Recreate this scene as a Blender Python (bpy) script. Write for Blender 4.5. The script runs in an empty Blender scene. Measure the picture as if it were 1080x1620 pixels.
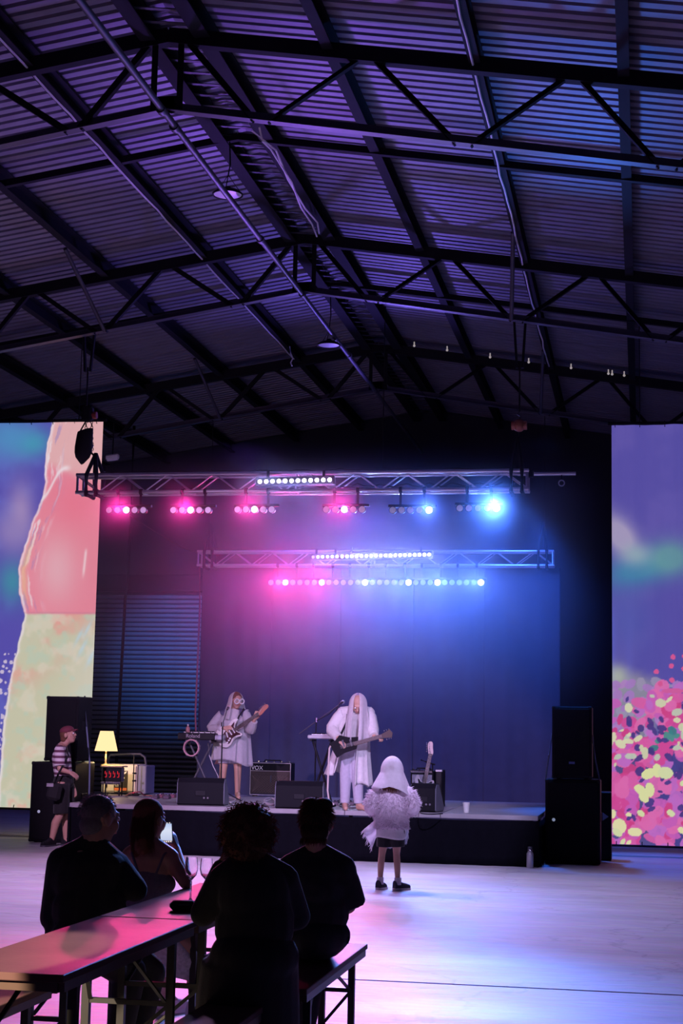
import bpy, bmesh, math, random
import numpy as np
from mathutils import Vector, Matrix

C = bpy.context.collection
SC = bpy.context.scene
PI = math.pi
random.seed(7)

# ------------------------------------------------------------------ camera
H = 1.62
FPX, YAW, PIT, ROL = 2557.7, .1847, .1355, .0197
r_ = Vector((math.cos(YAW), math.sin(YAW), 0))
FW = Vector((-math.sin(YAW)*math.cos(PIT), math.cos(YAW)*math.cos(PIT), math.sin(PIT)))
u_ = r_.cross(FW)
RT = math.cos(ROL)*r_ + math.sin(ROL)*u_
UP = -math.sin(ROL)*r_ + math.cos(ROL)*u_
cd = bpy.data.cameras.new('camera')
cam = bpy.data.objects.new('camera', cd); C.objects.link(cam)
m = Matrix((RT, UP, -FW)).transposed().to_4x4(); m.translation = (0, 0, H)
cam.matrix_world = m
cd.sensor_fit = 'VERTICAL'; cd.sensor_height = 36.0; cd.sensor_width = 24.0
cd.lens = FPX/1620*36
cd.clip_end = 200
SC.camera = cam

def P(x, y, Y):
    """the point at hall depth Y that the photograph shows at pixel x, y"""
    d = (x-540)/FPX*RT - (y-810)/FPX*UP + FW
    return d*(Y/d.y) + Vector((0, 0, H))

# ------------------------------------------------------------------ world, exposure, lights
SC.view_settings.view_transform = 'Standard'
SC.view_settings.look = 'None'
SC.view_settings.exposure = 0.0
SC.view_settings.gamma = 1.0
SC.view_settings.use_curve_mapping = False
w = bpy.data.worlds.new('night'); SC.world = w; w.use_nodes = True
w.node_tree.nodes['Background'].inputs[0].default_value = (.020, .018, .05, 1)
w.node_tree.nodes['Background'].inputs[1].default_value = .35

PINK = (1.0, .035, .24); BLUE = (.10, .28, 1.0); WHITE = (.12, .26, 1.0); VIOLET = (.35, .18, 1.0)

def spot(name, loc, aim, col, power, size, blend=.5, rad=.05):
    l = bpy.data.lights.new(name, 'SPOT'); l.energy = power; l.color = col
    l.spot_size = math.radians(size); l.spot_blend = blend; l.shadow_soft_size = rad
    o = bpy.data.objects.new(name, l); C.objects.link(o)
    o.location = loc
    o.rotation_euler = (Vector(aim)-Vector(loc)).to_track_quat('-Z', 'Y').to_euler()
    return o

YU, YL = 20.80, 27.10          # depth of the two lighting trusses
# lamps that burn: (pixel x, pixel y, depth, colour, power, cone)
BURN_U = [(200, 806, PINK, 800), (302, 806, PINK, 800), (403, 804, PINK, 800), (545, 804, PINK, 900),
          (680, 806, WHITE, 800), (785, 803, BLUE, 3800)]
BURN_L = [(450, 921, PINK, 900), (506, 921, PINK, 900), (582, 921, WHITE, 800), (641, 921, WHITE, 800),
          (697, 921, WHITE, 750), (755, 921, WHITE, 750)]
for i, (x, y, col, pw) in enumerate(BURN_U):
    p = P(x, y, YU) + Vector((0, -.20, 0))
    spot('upper_lamp_beam', p, (p.x*.45-.5, 5.5, 1.9), col, pw, 44, .6)
for i, (x, y, col, pw) in enumerate(BURN_L):
    p = P(x, y, YL) + Vector((0, -.20, 0))
    spot('lower_lamp_beam', p, (p.x*.5-.5, 9, 1.6), col, pw, 42, .6)
# added floor wash spots standing in for the two battens, hung before them
spot('added_floor_wash_beam', (-5.6, 19.0, 5.6), (-5.7, 16.0, 0), (.86, .44, .95), 1150, 105, .8, .3)
spot('added_floor_wash_beam', (-3.4, 19.0, 5.6), (-2.6, 16.0, 0), (.56, .50, 1.0), 1600, 105, .8, .3)
spot('added_side_blue_beam', (-1.6, 23.2, 4.9), (.15, 22.0, 0), (.03, .17, 1.0), 1100, 50, .5, .2)  # added blue spot for the floor beside the right stack
# front-of-house wash hanging behind the photographer
spot('front_wash_beam', (-7.0, 8.0, 6.6), (-5.5, 22, 1.4), (.84, .50, .95), 5400, 26, .4, .1)
spot('front_wash_beam', (.5, 8.5, 6.4), (-3.3, 20, 1.3), (.66, .54, 1.0), 5600, 20, .4, .1)
# added spots near the trusses, put in to colour the roof
spot('added_roof_wash', (-1.2, 20.4, 5.3), (-.6, 14.0, 8.0), (.06, .22, 1.0), 400, 70, .9, .2)
spot('added_roof_wash', (-5.0, 20.4, 5.3), (-4.4, 13.5, 8.0), (.32, .12, 1.0), 470, 95, .9, .2)
spot('added_roof_wash', (-4.5, 26.7, 5.3), (-4.5, 19.0, 8.2), (.22, .14, 1.0), 520, 110, .9, .2)
# added spots without fittings, put in to colour the drape and the shutter
spot('added_drape_beam', (-2.2, 25.2, 5.0), (-2.8, 27.4, 2.2), (.03, .15, 1.0), 950, 130, 1, .2)
spot('added_drape_beam', (-5.6, 25.2, 5.0), (-5.8, 27.4, 2.2), (.13, .08, .9), 420, 130, 1, .2)
spot('added_shutter_beam', (-8.2, 28.0, 4.8), (-9.6, 33.4, 3.3), (.03, .25, 1.0), 1700, 36, .9, .2)
# projector at the back of the hall catching the near end of the table
spot('projector_spill_beam', (-5.0, -3.0, 4.6), (-2.60, 5.45, .77), (1.0, .72, .48), 17000, 5.4, .12, .03)

# ------------------------------------------------------------------ helpers
def lin(c):
    return tuple((v/12.92 if v <= .04045 else ((v+.055)/1.055)**2.4) for v in c)
def rgb(*c):
    return lin([v/255 for v in c])

def pmat(name, col, rough=.6, metal=0., nscale=8., namp=.12, bump=0., bscale=None, spec=.5, alpha=1., trans=0., emit=None, estr=0., coat=0., sheen=0.):
    m = bpy.data.materials.new(name); m.use_nodes = True
    nt = m.node_tree; b = nt.nodes['Principled BSDF']
    b.inputs['Roughness'].default_value = rough; b.inputs['Metallic'].default_value = metal
    b.inputs['Specular IOR Level'].default_value = spec
    b.inputs['Coat Weight'].default_value = coat
    if sheen: b.inputs['Sheen Weight'].default_value = sheen
    b.inputs['Alpha'].default_value = alpha
    b.inputs['Transmission Weight'].default_value = trans
    tc = nt.nodes.new('ShaderNodeTexCoord')
    n = nt.nodes.new('ShaderNodeTexNoise'); n.inputs['Scale'].default_value = nscale; n.inputs['Detail'].default_value = 4
    nt.links.new(tc.outputs['Object'], n.inputs['Vector'])
    mix = nt.nodes.new('ShaderNodeMix'); mix.data_type = 'RGBA'
    mix.inputs[6].default_value = (*[max(0, v*(1-namp)) for v in col], 1)
    mix.inputs[7].default_value = (*[min(1, v*(1+namp)) for v in col], 1)
    nt.links.new(n.outputs['Fac'], mix.inputs[0])
    nt.links.new(mix.outputs[2], b.inputs['Base Color'])
    if bump:
        bp = nt.nodes.new('ShaderNodeBump'); bp.inputs['Strength'].default_value = bump; bp.inputs['Distance'].default_value = .01
        n2 = nt.nodes.new('ShaderNodeTexNoise'); n2.inputs['Scale'].default_value = bscale or nscale*6
        nt.links.new(tc.outputs['Object'], n2.inputs['Vector'])
        nt.links.new(n2.outputs['Fac'], bp.inputs['Height']); nt.links.new(bp.outputs['Normal'], b.inputs['Normal'])
    if emit:
        b.inputs['Emission Color'].default_value = (*emit, 1); b.inputs['Emission Strength'].default_value = estr
    return m

def orth(d):
    d = Vector(d).normalized()
    a = Vector((0, 0, 1)) if abs(d.z) < .9 else Vector((1, 0, 0))
    s = d.cross(a).normalized(); return d, s, s.cross(d).normalized()

class MB:
    def __init__(s): s.v = []; s.f = []
    def add(s, vs, fs):
        o = len(s.v); s.v += [tuple(p) for p in vs]; s.f += [tuple(i+o for i in f) for f in fs]; return s
    def box(s, c, d, M=None, bev=0.):
        c = Vector(c); hx, hy, hz = d[0]/2, d[1]/2, d[2]/2
        if bev:
            b = min(bev, hx*.9, hy*.9, hz*.9); vs = []; 
            for sx in (-1, 1):
                for sy in (-1, 1):
                    for sz in (-1, 1):
                        vs += [(sx*hx, sy*(hy-b), sz*(hz-b)), (sx*(hx-b), sy*hy, sz*(hz-b)), (sx*(hx-b), sy*(hy-b), sz*hz)]
            bm = bmesh.new()
            for p in vs: bm.verts.new(p)
            bmesh.ops.convex_hull(bm, input=bm.verts)
            bm.verts.index_update()
            vs = [v.co.copy() for v in bm.verts]; fs = [[v.index for v in f.verts] for f in bm.faces]; bm.free()
        else:
            vs = [Vector((sx*hx, sy*hy, sz*hz)) for sx in (-1, 1) for sy in (-1, 1) for sz in (-1, 1)]
            fs = [(0, 1, 3, 2), (4, 6, 7, 5), (0, 4, 5, 1), (2, 3, 7, 6), (0, 2, 6, 4), (1, 5, 7, 3)]
        if M is not None: vs = [M @ Vector(p) for p in vs]
        return s.add([Vector(p)+c for p in vs], fs)
    def bar(s, p0, p1, wd, ht, up=(0, 0, 1)):
        """rectangular bar from p0 to p1; ht is measured along up"""
        p0, p1 = Vector(p0), Vector(p1); d = (p1-p0); L = d.length; d.normalize()
        sd = d.cross(Vector(up)).normalized(); uu = sd.cross(d)
        M = Matrix((sd, d, uu)).transposed()
        return s.box((p0+p1)/2, (wd, L, ht), M)
    def angle(s, p0, p1, a=.06, t=.008, up=(0, 0, 1)):
        """an L-section steel angle"""
        p0, p1 = Vector(p0), Vector(p1); d = (p1-p0).normalized(); sd = d.cross(Vector(up)).normalized(); uu = sd.cross(d)
        prof = [(0, 0), (a, 0), (a, t), (t, t), (t, a), (0, a)]
        vs = [p + sd*(x-a/2) + uu*(z-a/2) for p in (p0, p1) for x, z in prof]
        fs = [(i, (i+1) % 6, 6+(i+1) % 6, 6+i) for i in range(6)] + [(5, 4, 3, 2, 1, 0), (6, 7, 8, 9, 10, 11)]
        return s.add(vs, fs)
    def cyl(s, p0, p1, r0, r1=None, n=10, caps=True):
        r1 = r0 if r1 is None else r1
        p0, p1 = Vector(p0), Vector(p1); d, a, b = orth(p1-p0)
        vs = []
        for p, r in ((p0, r0), (p1, r1)):
            for i in range(n):
                t = 2*PI*i/n; vs.append(p + a*(r*math.cos(t)) + b*(r*math.sin(t)))
        fs = [(i, (i+1) % n, n+(i+1) % n, n+i) for i in range(n)]
        if caps: fs += [tuple(range(n-1, -1, -1)), tuple(range(n, 2*n))]
        return s.add(vs, fs)
    def tube(s, pts, r, n=6):
        pts = [Vector(p) for p in pts]; rs = r if isinstance(r, (list, tuple)) else [r]*len(pts)
        vs = []; fs = []; prev = None
        for k, p in enumerate(pts):
            d = (pts[min(k+1, len(pts)-1)] - pts[max(k-1, 0)])
            if d.length < 1e-9: d = Vector((0, 0, 1))
            d.normalize()
            if prev is None: _, a, b = orth(d)
            else:
                a = prev - d*prev.dot(d)
                if a.length < 1e-6: _, a, b = orth(d)
                a.normalize(); b = d.cross(a)
            prev = a
            for i in range(n):
                t = 2*PI*i/n; vs.append(p + a*(rs[k]*math.cos(t)) + b*(rs[k]*math.sin(t)))
        for k in range(len(pts)-1):
            for i in range(n):
                j = (i+1) % n; fs.append((k*n+i, k*n+j, (k+1)*n+j, (k+1)*n+i))
        fs += [tuple(range(n-1, -1, -1)), tuple(range((len(pts)-1)*n, len(pts)*n))]
        return s.add(vs, fs)
    def ell(s, c, rad, M=None, nu=14, nv=9):
        c = Vector(c); vs = []; fs = []
        if not isinstance(rad, (tuple, list)): rad = (rad,)*3
        pts = [Vector((0, 0, -rad[2]))]
        for j in range(1, nv):
            ph = -PI/2 + PI*j/nv
            for i in range(nu):
                t = 2*PI*i/nu; pts.append(Vector((rad[0]*math.cos(ph)*math.cos(t), rad[1]*math.cos(ph)*math.sin(t), rad[2]*math.sin(ph))))
        pts.append(Vector((0, 0, rad[2])))
        for i in range(nu): fs.append((0, 1+(i+1) % nu, 1+i))
        for j in range(nv-2):
            for i in range(nu):
                a = 1+j*nu+i; b = 1+j*nu+(i+1) % nu; fs.append((a, b, b+nu, a+nu))
        l = len(pts)-1; o = 1+(nv-2)*nu
        for i in range(nu): fs.append((o+i, o+(i+1) % nu, l))
        if M is not None: pts = [M @ p for p in pts]
        return s.add([p+c for p in pts], fs)
    def cap(s, p0, r0, p1, r1, n=10):
        """tapered capsule"""
        p0, p1 = Vector(p0), Vector(p1)
        if (p1-p0).length < 1e-5: return s.ell(p0, max(r0, r1))
        d, a, b = orth(p1-p0); vs = []; fs = []; rings = []
        for k in range(-3, 1): rings.append((p0, r0, k/3*PI/2))
        for k in range(0, 4): rings.append((p1, r1, k/3*PI/2))
        rr = rings[1:-1]
        vs.append(p0-d*r0)
        for p, r, t in rr:
            for i in range(n):
                q = 2*PI*i/n; vs.append(p + d*(r*math.sin(t)) + (a*math.cos(q)+b*math.sin(q))*(r*math.cos(t)))
        vs.append(p1+d*r1)
        for i in range(n): fs.append((0, 1+(i+1) % n, 1+i))
        for k in range(len(rr)-1):
            for i in range(n):
                q = 1+k*n+i; q2 = 1+k*n+(i+1) % n; fs.append((q, q2, q2+n, q+n))
        l = len(vs)-1; o = 1+(len(rr)-1)*n
        for i in range(n): fs.append((o+i, o+(i+1) % n, l))
        return s.add(vs, fs)
    def lathe(s, prof, o=(0, 0, 0), n=20, axis=None, caps=True):
        o = Vector(o); vs = []; fs = []
        d, a, b = (Vector((0, 0, 1)), Vector((1, 0, 0)), Vector((0, 1, 0))) if axis is None else orth(axis)
        for r, z in prof:
            for i in range(n):
                t = 2*PI*i/n; vs.append(o + d*z + a*(r*math.cos(t)) + b*(r*math.sin(t)))
        for k in range(len(prof)-1):
            for i in range(n):
                j = (i+1) % n; fs.append((k*n+i, k*n+j, (k+1)*n+j, (k+1)*n+i))
        if caps and prof[0] != prof[-1] and prof[0][0] > 1e-6: fs.append(tuple(range(n-1, -1, -1)))
        if caps and prof[0] != prof[-1] and prof[-1][0] > 1e-6: fs.append(tuple(range((len(prof)-1)*n, len(prof)*n)))
        return s.add(vs, fs)
    def prism(s, poly, fr, t):
        """poly 2-D in frame fr=(origin, ax, ay, an), extruded by t along an (centred)"""
        o, ax, ay, an = [Vector(q) for q in fr]; n = len(poly)
        vs = [o + ax*x + ay*y + an*(k*t/2) for k in (-1, 1) for x, y in poly]
        fs = [tuple(range(n-1, -1, -1)), tuple(range(n, 2*n))] + [(i, (i+1) % n, n+(i+1) % n, n+i) for i in range(n)]
        return s.add(vs, fs)
    def grid(s, fn, nu, nv, closed=False):
        vs = [fn(i/nu, j/nv) for j in range(nv+1) for i in range(nu+(0 if closed else 1))]
        wd = nu if closed else nu+1
        fs = []
        for j in range(nv):
            for i in range(nu):
                i2 = (i+1) % wd; fs.append((j*wd+i, j*wd+i2, (j+1)*wd+i2, (j+1)*wd+i))
        return s.add(vs, fs)
    def mesh(s, name, mat, smooth, org=(0, 0, 0)):
        me = bpy.data.meshes.new(name); o = Vector(org)
        me.from_pydata([tuple(Vector(p)-o) for p in s.v], [], s.f); 
        me.materials.append(mat); me.update()
        if smooth:
            me.polygons.foreach_set('use_smooth', [True]*len(me.polygons)); me.set_sharp_from_angle(angle=math.radians(50))
        return me
    def part(s, name, mat, parent, smooth=False, label=None, kind=None):
        o = bpy.data.objects.new(name, s.mesh(name, mat, smooth, worg(parent)))
        C.objects.link(o); o.parent = parent
        if label: o['label'] = label
        if kind: o['kind'] = kind
        return o
    def single(s, name, mat, loc, label, cat, group=None, kind=None, smooth=False):
        o = bpy.data.objects.new(name, s.mesh(name, mat, smooth, loc)); C.objects.link(o); o.location = loc
        return tag(o, label, cat, group, kind)

def worg(o):
    p = Vector((0, 0, 0))
    while o: p = p + o.location; o = o.parent
    return p
def tag(o, label=None, cat=None, group=None, kind=None):
    if label: o['label'] = label
    if cat: o['category'] = cat
    if group: o['group'] = group
    if kind: o['kind'] = kind
    return o
def thing(name, label, cat, loc=(0, 0, 0), group=None, kind=None):
    o = bpy.data.objects.new(name, None); C.objects.link(o); o.location = loc; o.empty_display_size = .1
    return tag(o, label, cat, group, kind)
def dup(o, loc=None, rz=None, label=None, group=None, parent=None):
    c = o.copy(); C.objects.link(c)
    if parent: c.parent = parent
    if loc is not None: c.location = loc
    if rz is not None: c.rotation_euler = (0, 0, rz)
    if label: c['label'] = label
    if group: c['group'] = group
    for ch in o.children: dup(ch, parent=c)
    return c

BAKE = []
def blob(mb, name, mat, parent, vox=.008, smooth=3, label=None):
    """fuses the overlapping pieces of mb into one continuous skin"""
    o = mb.part(name, mat, parent, label=label)
    r = o.modifiers.new('fuse', 'REMESH'); r.mode = 'VOXEL'; r.voxel_size = vox; r.use_smooth_shade = True
    if smooth:
        k = o.modifiers.new('soften', 'SMOOTH'); k.iterations = smooth; k.factor = .5
    BAKE.append(o); return o
def bake_all():
    dg = bpy.context.evaluated_depsgraph_get(); dg.update()
    for o in BAKE:
        me = bpy.data.meshes.new_from_object(o.evaluated_get(dg))
        if len(me.materials) == 0: me.materials.append(o.data.materials[0])
        mats = o.data.materials[0]
        o.modifiers.clear(); o.data = me; me.name = o.name
        me.polygons.foreach_set('use_smooth', [True]*len(me.polygons)); me.materials[0] = mats
    BAKE.clear()
def cloth(o, t=.004):
    k = o.modifiers.new('thickness', 'SOLIDIFY'); k.thickness = t; k.offset = 0; return o
def text(body, name, mat, parent, loc, size, M=None):
    cu = bpy.data.curves.new(name, 'FONT'); cu.body = body; cu.size = size; cu.extrude = .001; cu.align_x = 'CENTER'; cu.align_y = 'CENTER'
    tmp = bpy.data.objects.new(name, cu); me = bpy.data.meshes.new_from_object(tmp); bpy.data.objects.remove(tmp)
    me.materials.clear(); me.materials.append(mat)
    o = bpy.data.objects.new(name, me); C.objects.link(o); o.parent = parent
    mw = (M or Matrix.Rotation(PI/2, 3, 'X')).to_4x4(); mw.translation = Vector(loc)-worg(parent); o.matrix_local = mw
    return o

# ------------------------------------------------------------------ materials
M_roof = pmat('galvanised_sheet', (.25, .24, .30), .55, .3, 3, .3)
M_steel = pmat('dark_painted_steel', (.013, .013, .018), .8, .0, 6, .3, spec=.2)
M_steel2 = pmat('grey_painted_steel', (.075, .072, .095), .5, .2, 6, .25)
M_alu = pmat('aluminium_tube', (.62, .60, .66), .35, .75, 10, .1)
M_black = pmat('black_plastic', (.012, .012, .016), .55, 0, 10, .3, spec=.2)
M_blackcab = pmat('black_speaker_paint', (.009, .009, .013), .6, 0, 60, .3, .3, 200, spec=.12)
M_grille = pmat('black_steel_grille', (.008, .008, .011), .7, 0, 90, .5, .4, 300, spec=.1)
M_blackcloth = pmat('black_stage_cloth', (.004, .004, .007), .95, 0, 20, .3, .2, 120, spec=.05)
M_drape = pmat('dark_drape_cloth', (.055, .058, .085), .95, 0, 5, .15, .2, 90, spec=.1)
M_deck = pmat('stage_deck_ply', (.30, .29, .31), .45, 0, 3, .25, .15, 30)
M_wall = pmat('dark_wall_paint', (.03, .032, .042), .8, 0, 2, .2)
M_shutter = pmat('shutter_steel', (.30, .31, .35), .42, .6, 4, .2)
M_chain = pmat('dark_chain_steel', (.05, .05, .055), .4, .8, 20, .2)
M_strap = pmat('black_strap_webbing', (.01, .01, .013), .9, 0, 40, .2)
M_rubber = pmat('black_rubber', (.012, .012, .012), .8, 0, 20, .2)
M_chrome = pmat('chrome', (.75, .75, .78), .2, 1, 10, .05)
M_white = pmat('white_paint', (.75, .74, .76), .5, 0, 10, .05)
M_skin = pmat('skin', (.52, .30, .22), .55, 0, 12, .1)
M_skin_d = pmat('skin_in_shade', (.42, .24, .18), .55, 0, 12, .1)  # darker copy of the skin, shade put into the colour
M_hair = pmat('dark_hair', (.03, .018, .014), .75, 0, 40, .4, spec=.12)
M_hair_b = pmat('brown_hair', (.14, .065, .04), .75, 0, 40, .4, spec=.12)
M_hair_g = pmat('grey_hair', (.15, .145, .15), .75, 0, 60, .3, spec=.12)
M_eye = pmat('eye_white', (.8, .8, .8), .2, 0, 10, .02)
M_lip = pmat('lips', (.40, .15, .13), .5, 0, 10, .1)
M_wood = pmat('varnished_table_board', (.115, .066, .066), .38, 0, 4, .35, .05, 40, spec=.011)
M_edge = pmat('table_edge_dark', (.07, .04, .03), .4, 0, 6, .2)
M_leg = pmat('dark_green_steel_leg', (.02, .022, .024), .45, .3, 10, .2)

def emat(name, col, strength):
    m = bpy.data.materials.new(name); m.use_nodes = True; nt = m.node_tree
    nt.nodes.remove(nt.nodes['Principled BSDF'])
    e = nt.nodes.new('ShaderNodeEmission'); e.inputs[0].default_value = (*col, 1); e.inputs[1].default_value = strength
    lw = nt.nodes.new('ShaderNodeLayerWeight'); 
    nt.links.new(e.outputs[0], nt.nodes['Material Output'].inputs[0])
    nt.nodes.remove(lw); return m
M_pinklamp = emat('burning_pink_lamp', (1.0, .45, .60), 14)
M_whitelamp = emat('burning_white_lamp', (.85, .92, 1.0), 16)
M_led = emat('burning_led', (.82, .74, 1.0), 5)
M_led_dim = emat('dim_led', (.62, .50, .95), 1.1)
M_glow = emat('lamp_shade_glow', (1.0, .72, .36), 1.25)
M_dimlens = pmat('added_glow_lamp_glass', (.75, .62, .80), .15, 0, 40, .1, emit=(.55, .34, .62), estr=.4)  # unlit lenses; light caught from burning neighbours is put in as a glow
M_dimlens_b = pmat('added_glow_lamp_glass_blue', (.62, .62, .80), .15, 0, 40, .1, emit=(.42, .36, .62), estr=.28)  # same added glow, bluer beside the bluish lamps

# ------------------------------------------------------------------ setting: floor
fl = bpy.data.materials.new('concrete_floor'); fl.use_nodes = True
def concrete():
    nt = fl.node_tree; b = nt.nodes['Principled BSDF']; L = nt.links.new; N = nt.nodes.new
    tc = N('ShaderNodeTexCoord'); mp = N('ShaderNodeMapping'); mp.inputs['Scale'].default_value = (.55, 2.2, 1)
    L(tc.outputs['Object'], mp.inputs[0])
    n1 = N('ShaderNodeTexNoise'); n1.inputs['Scale'].default_value = .9; n1.inputs['Detail'].default_value = 9; n1.inputs['Roughness'].default_value = .65
    L(mp.outputs[0], n1.inputs['Vector'])
    n2 = N('ShaderNodeTexNoise'); n2.inputs['Scale'].default_value = 9; n2.inputs['Detail'].default_value = 6
    L(mp.outputs[0], n2.inputs['Vector'])
    cr = N('ShaderNodeValToRGB'); cr.color_ramp.elements[0].position = .32; cr.color_ramp.elements[1].position = .68
    cr.color_ramp.elements[0].color = (.36, .35, .37, 1); cr.color_ramp.elements[1].color = (.54, .52, .54, 1)
    L(n1.outputs['Fac'], cr.inputs[0])
    mx = N('ShaderNodeMix'); mx.data_type = 'RGBA'; mx.blend_type = 'OVERLAY'; mx.inputs[0].default_value = .35
    L(cr.outputs[0], mx.inputs[6]); L(n2.outputs['Color'], mx.inputs[7])
    # thin cracks
    v = N('ShaderNodeTexVoronoi'); v.feature = 'DISTANCE_TO_EDGE'; v.inputs['Scale'].default_value = .42
    nn = N('ShaderNodeTexNoise'); nn.inputs['Scale'].default_value = 2.2; nn.inputs['Detail'].default_value = 5
    L(tc.outputs['Object'], nn.inputs['Vector'])
    ad = N('ShaderNodeVectorMath'); ad.operation = 'MULTIPLY_ADD'; ad.inputs[1].default_value = (1.1, 1.1, 0)
    L(nn.outputs['Color'], ad.inputs[0]); L(tc.outputs['Object'], ad.inputs[2]); L(ad.outputs[0], v.inputs['Vector'])
    r2 = N('ShaderNodeValToRGB'); r2.color_ramp.elements[0].color = (.62, .62, .62, 1); r2.color_ramp.elements[1].position = .012; r2.color_ramp.elements[1].color = (1, 1, 1, 1)
    L(v.outputs[0], r2.inputs[0])
    m2 = N('ShaderNodeMix'); m2.data_type = 'RGBA'; m2.blend_type = 'MULTIPLY'; m2.inputs[0].default_value = .6
    L(mx.outputs[2], m2.inputs[6]); L(r2.outputs[0], m2.inputs[7]); L(m2.outputs[2], b.inputs['Base Color'])
    rr = N('ShaderNodeMapRange'); rr.inputs['To Min'].default_value = .42; rr.inputs['To Max'].default_value = .7
    L(n1.outputs['Fac'], rr.inputs[0]); L(rr.outputs[0], b.inputs['Roughness'])
    bp = N('ShaderNodeBump'); bp.inputs['Strength'].default_value = .25; bp.inputs['Distance'].default_value = .02
    L(n2.outputs['Fac'], bp.inputs['Height']); L(bp.outputs[0], b.inputs['Normal'])
concrete()
floor = thing('floor', None, None, (0, 0, 0), kind='structure')
XS = [-16, 6.0]; YS = [-6, 4.4, 10.87, 17.35, 23.9, 34]
M_joint = pmat('joint_filler', (.05, .045, .05), .8)
for i in range(len(XS)-1):
    for j in range(len(YS)-1):
        gx = .003; gy = .016
        x0, x1, y0, y1 = XS[i]+gx, XS[i+1]-gx, YS[j]+(gy if j == 2 else .003), YS[j+1]-(gy if j == 1 else .003)
        MB().box(((x0+x1)/2, (y0+y1)/2, -.06), (x1-x0, y1-y0, .12), bev=.006).part('floor_slab', fl, floor)
MB().box((-5, 14, -.16), (22, 40, .16)).part('joint_bed', M_joint, floor)

# ------------------------------------------------------------------ setting: roof sheets
XR, ZR, S, ZB, SB = -4.46, 8.39, .1555, 7.516, .1668
ceiling = thing('ceiling', None, None, (XR, 0, ZR), kind='structure')
def sheet(sign, L):
    b = MB(); pr = []; pitch = .1715; d = .048
    for k in range(4):
        y = k*pitch; pr += [(y, 0), (y+.10, 0), (y+.114, d), (y+.154, d), (y+.168, 0)]
    pr.append((4*pitch+.02, 0))
    n = len(pr)
    vs = [(sign*u, y, -S*u+.10+z) for u in (0, L) for y, z in pr]
    fs = [(i, i+1, n+i+1, n+i) for i in range(n-1)]
    b.add(vs, fs); return b.mesh('roof_sheet', M_roof, False)
mL, mR = sheet(-1, 11.5), sheet(1, 10.3)
for k in range(42):
    for me in (mL, mR):
        o = bpy.data.objects.new('roof_sheet', me); C.objects.link(o); o.parent = ceiling
        o.location = (0, 6.0+k*.686, -.004*(k % 2))
# ------------------------------------------------------------------ setting: walls
def struct(mb, name, mat, smooth=False):
    o = bpy.data.objects.new(name, mb.mesh(name, mat, smooth)); C.objects.link(o); o['kind'] = 'structure'; return o
YB = 33.5
wb = thing('wall_back', None, None, (0, YB, 0), kind='structure')
MB().prism([(-15.6, 0), (5.6, 0), (5.6, 6.95), (XR, ZR+.05), (-15.6, 6.75)], ((0, YB+.15, 0), (1, 0, 0), (0, 0, 1), (0, 1, 0)), .2).part('wall_panel', M_wall, wb)
struct(MB().box((-15.7, 14, 3.4), (.2, 40, 6.8)), 'wall_left', M_wall)
struct(MB().box((5.7, 14, 3.4), (.2, 40, 6.8)), 'wall_right', M_wall)
# roller shutter in the back wall: one curved slat after another
door = thing('door_1', None, None, (-10.4, YB, 0), kind='structure')
sl = MB()
prof = [(-.0, 0), (-.022, .014), (-.03, .04), (-.022, .066), (0, .08)]
sl.add([(x, y, z) for x in (-1.75, 1.75) for y, z in prof], [(i, i+1, 6+i, 5+i) for i in range(4)])
sm = sl.mesh('slat', M_shutter, True)
for k in range(44):
    o = bpy.data.objects.new('slat', sm); C.objects.link(o); o.parent = door; o.location = (0, 0, .1+k*.1)
MB().box((-10.4, YB+.02, 2.3), (3.5, .02, 4.6)).part('door_backing', M_black, door)
for sx in (-1, 1): MB().box((-10.4+sx*1.80, YB-.05, 2.35), (.12, .14, 4.7)).part('guide_rail', M_steel, door)
MB().box((-10.4, YB-.1, 4.72), (3.9, .34, .36), bev=.02).part('roll_housing', M_steel, door)

# ------------------------------------------------------------------ roof trusses
TY = [14.32, 20.82, 27.10]
NB = [.87, 2.80, 4.65, 6.5, 8.4]; NT = [.13, 1.95, 3.88, 5.7, 7.5]
def zt(u): return ZR - S*abs(u) - .10
def zb(u): return ZB - SB*abs(u)
lbl = ['nearest steel roof truss crossing the top of the picture', 'middle steel roof truss carrying the chain hoists', 'farthest steel roof truss just above the stage lights']
for i, Y in enumerate(TY):
    t = thing('roof_truss', lbl[i], 'roof truss', (XR, Y, ZB), 'steel roof trusses')
    for sg, UM in ((-1, 11.0), (1, 9.9)):
        q = lambda u, z: (XR+sg*u, Y, z)
        MB().bar(q(0, zt(0)-.03), q(UM, zt(UM)-.03), .11, .15).part('top_chord', M_steel, t)
        b = MB(); 
        b.bar(q(0, zb(0)), q(UM, zb(UM)), .11, .012); b.bar(q(0, zb(0)+.04), q(UM, zb(UM)+.04), .012, .085)
        b.part('bottom_chord', M_steel2, t)
        MB().angle(q(NT[0], zt(NT[0])), q(NT[0], zb(NT[0])), .06, .008, (0, 1, 0)).part('king_post', M_steel, t)
        for k in range(5):
            MB().angle(q(NT[k], zt(NT[k])), q(NB[k], zb(NB[k])), .062).part('web_diagonal', M_steel, t)
            if k < 4: MB().angle(q(NB[k]+.12, zb(NB[k]+.12)), q(NT[k+1], zt(NT[k+1])), .062).part('web_diagonal', M_steel, t)
        MB().box(q(0.02, zb(0)+.06), (.18, .02, .16)).part('gusset_plate', M_steel, t)
        if i: MB().cyl((XR+sg*2.92, Y-1.35, zt(2.92)-.02), (XR+sg*2.80, Y-.03, zb(2.80)), .028, n=8).part('knee_brace', M_steel2, t, True)
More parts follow.
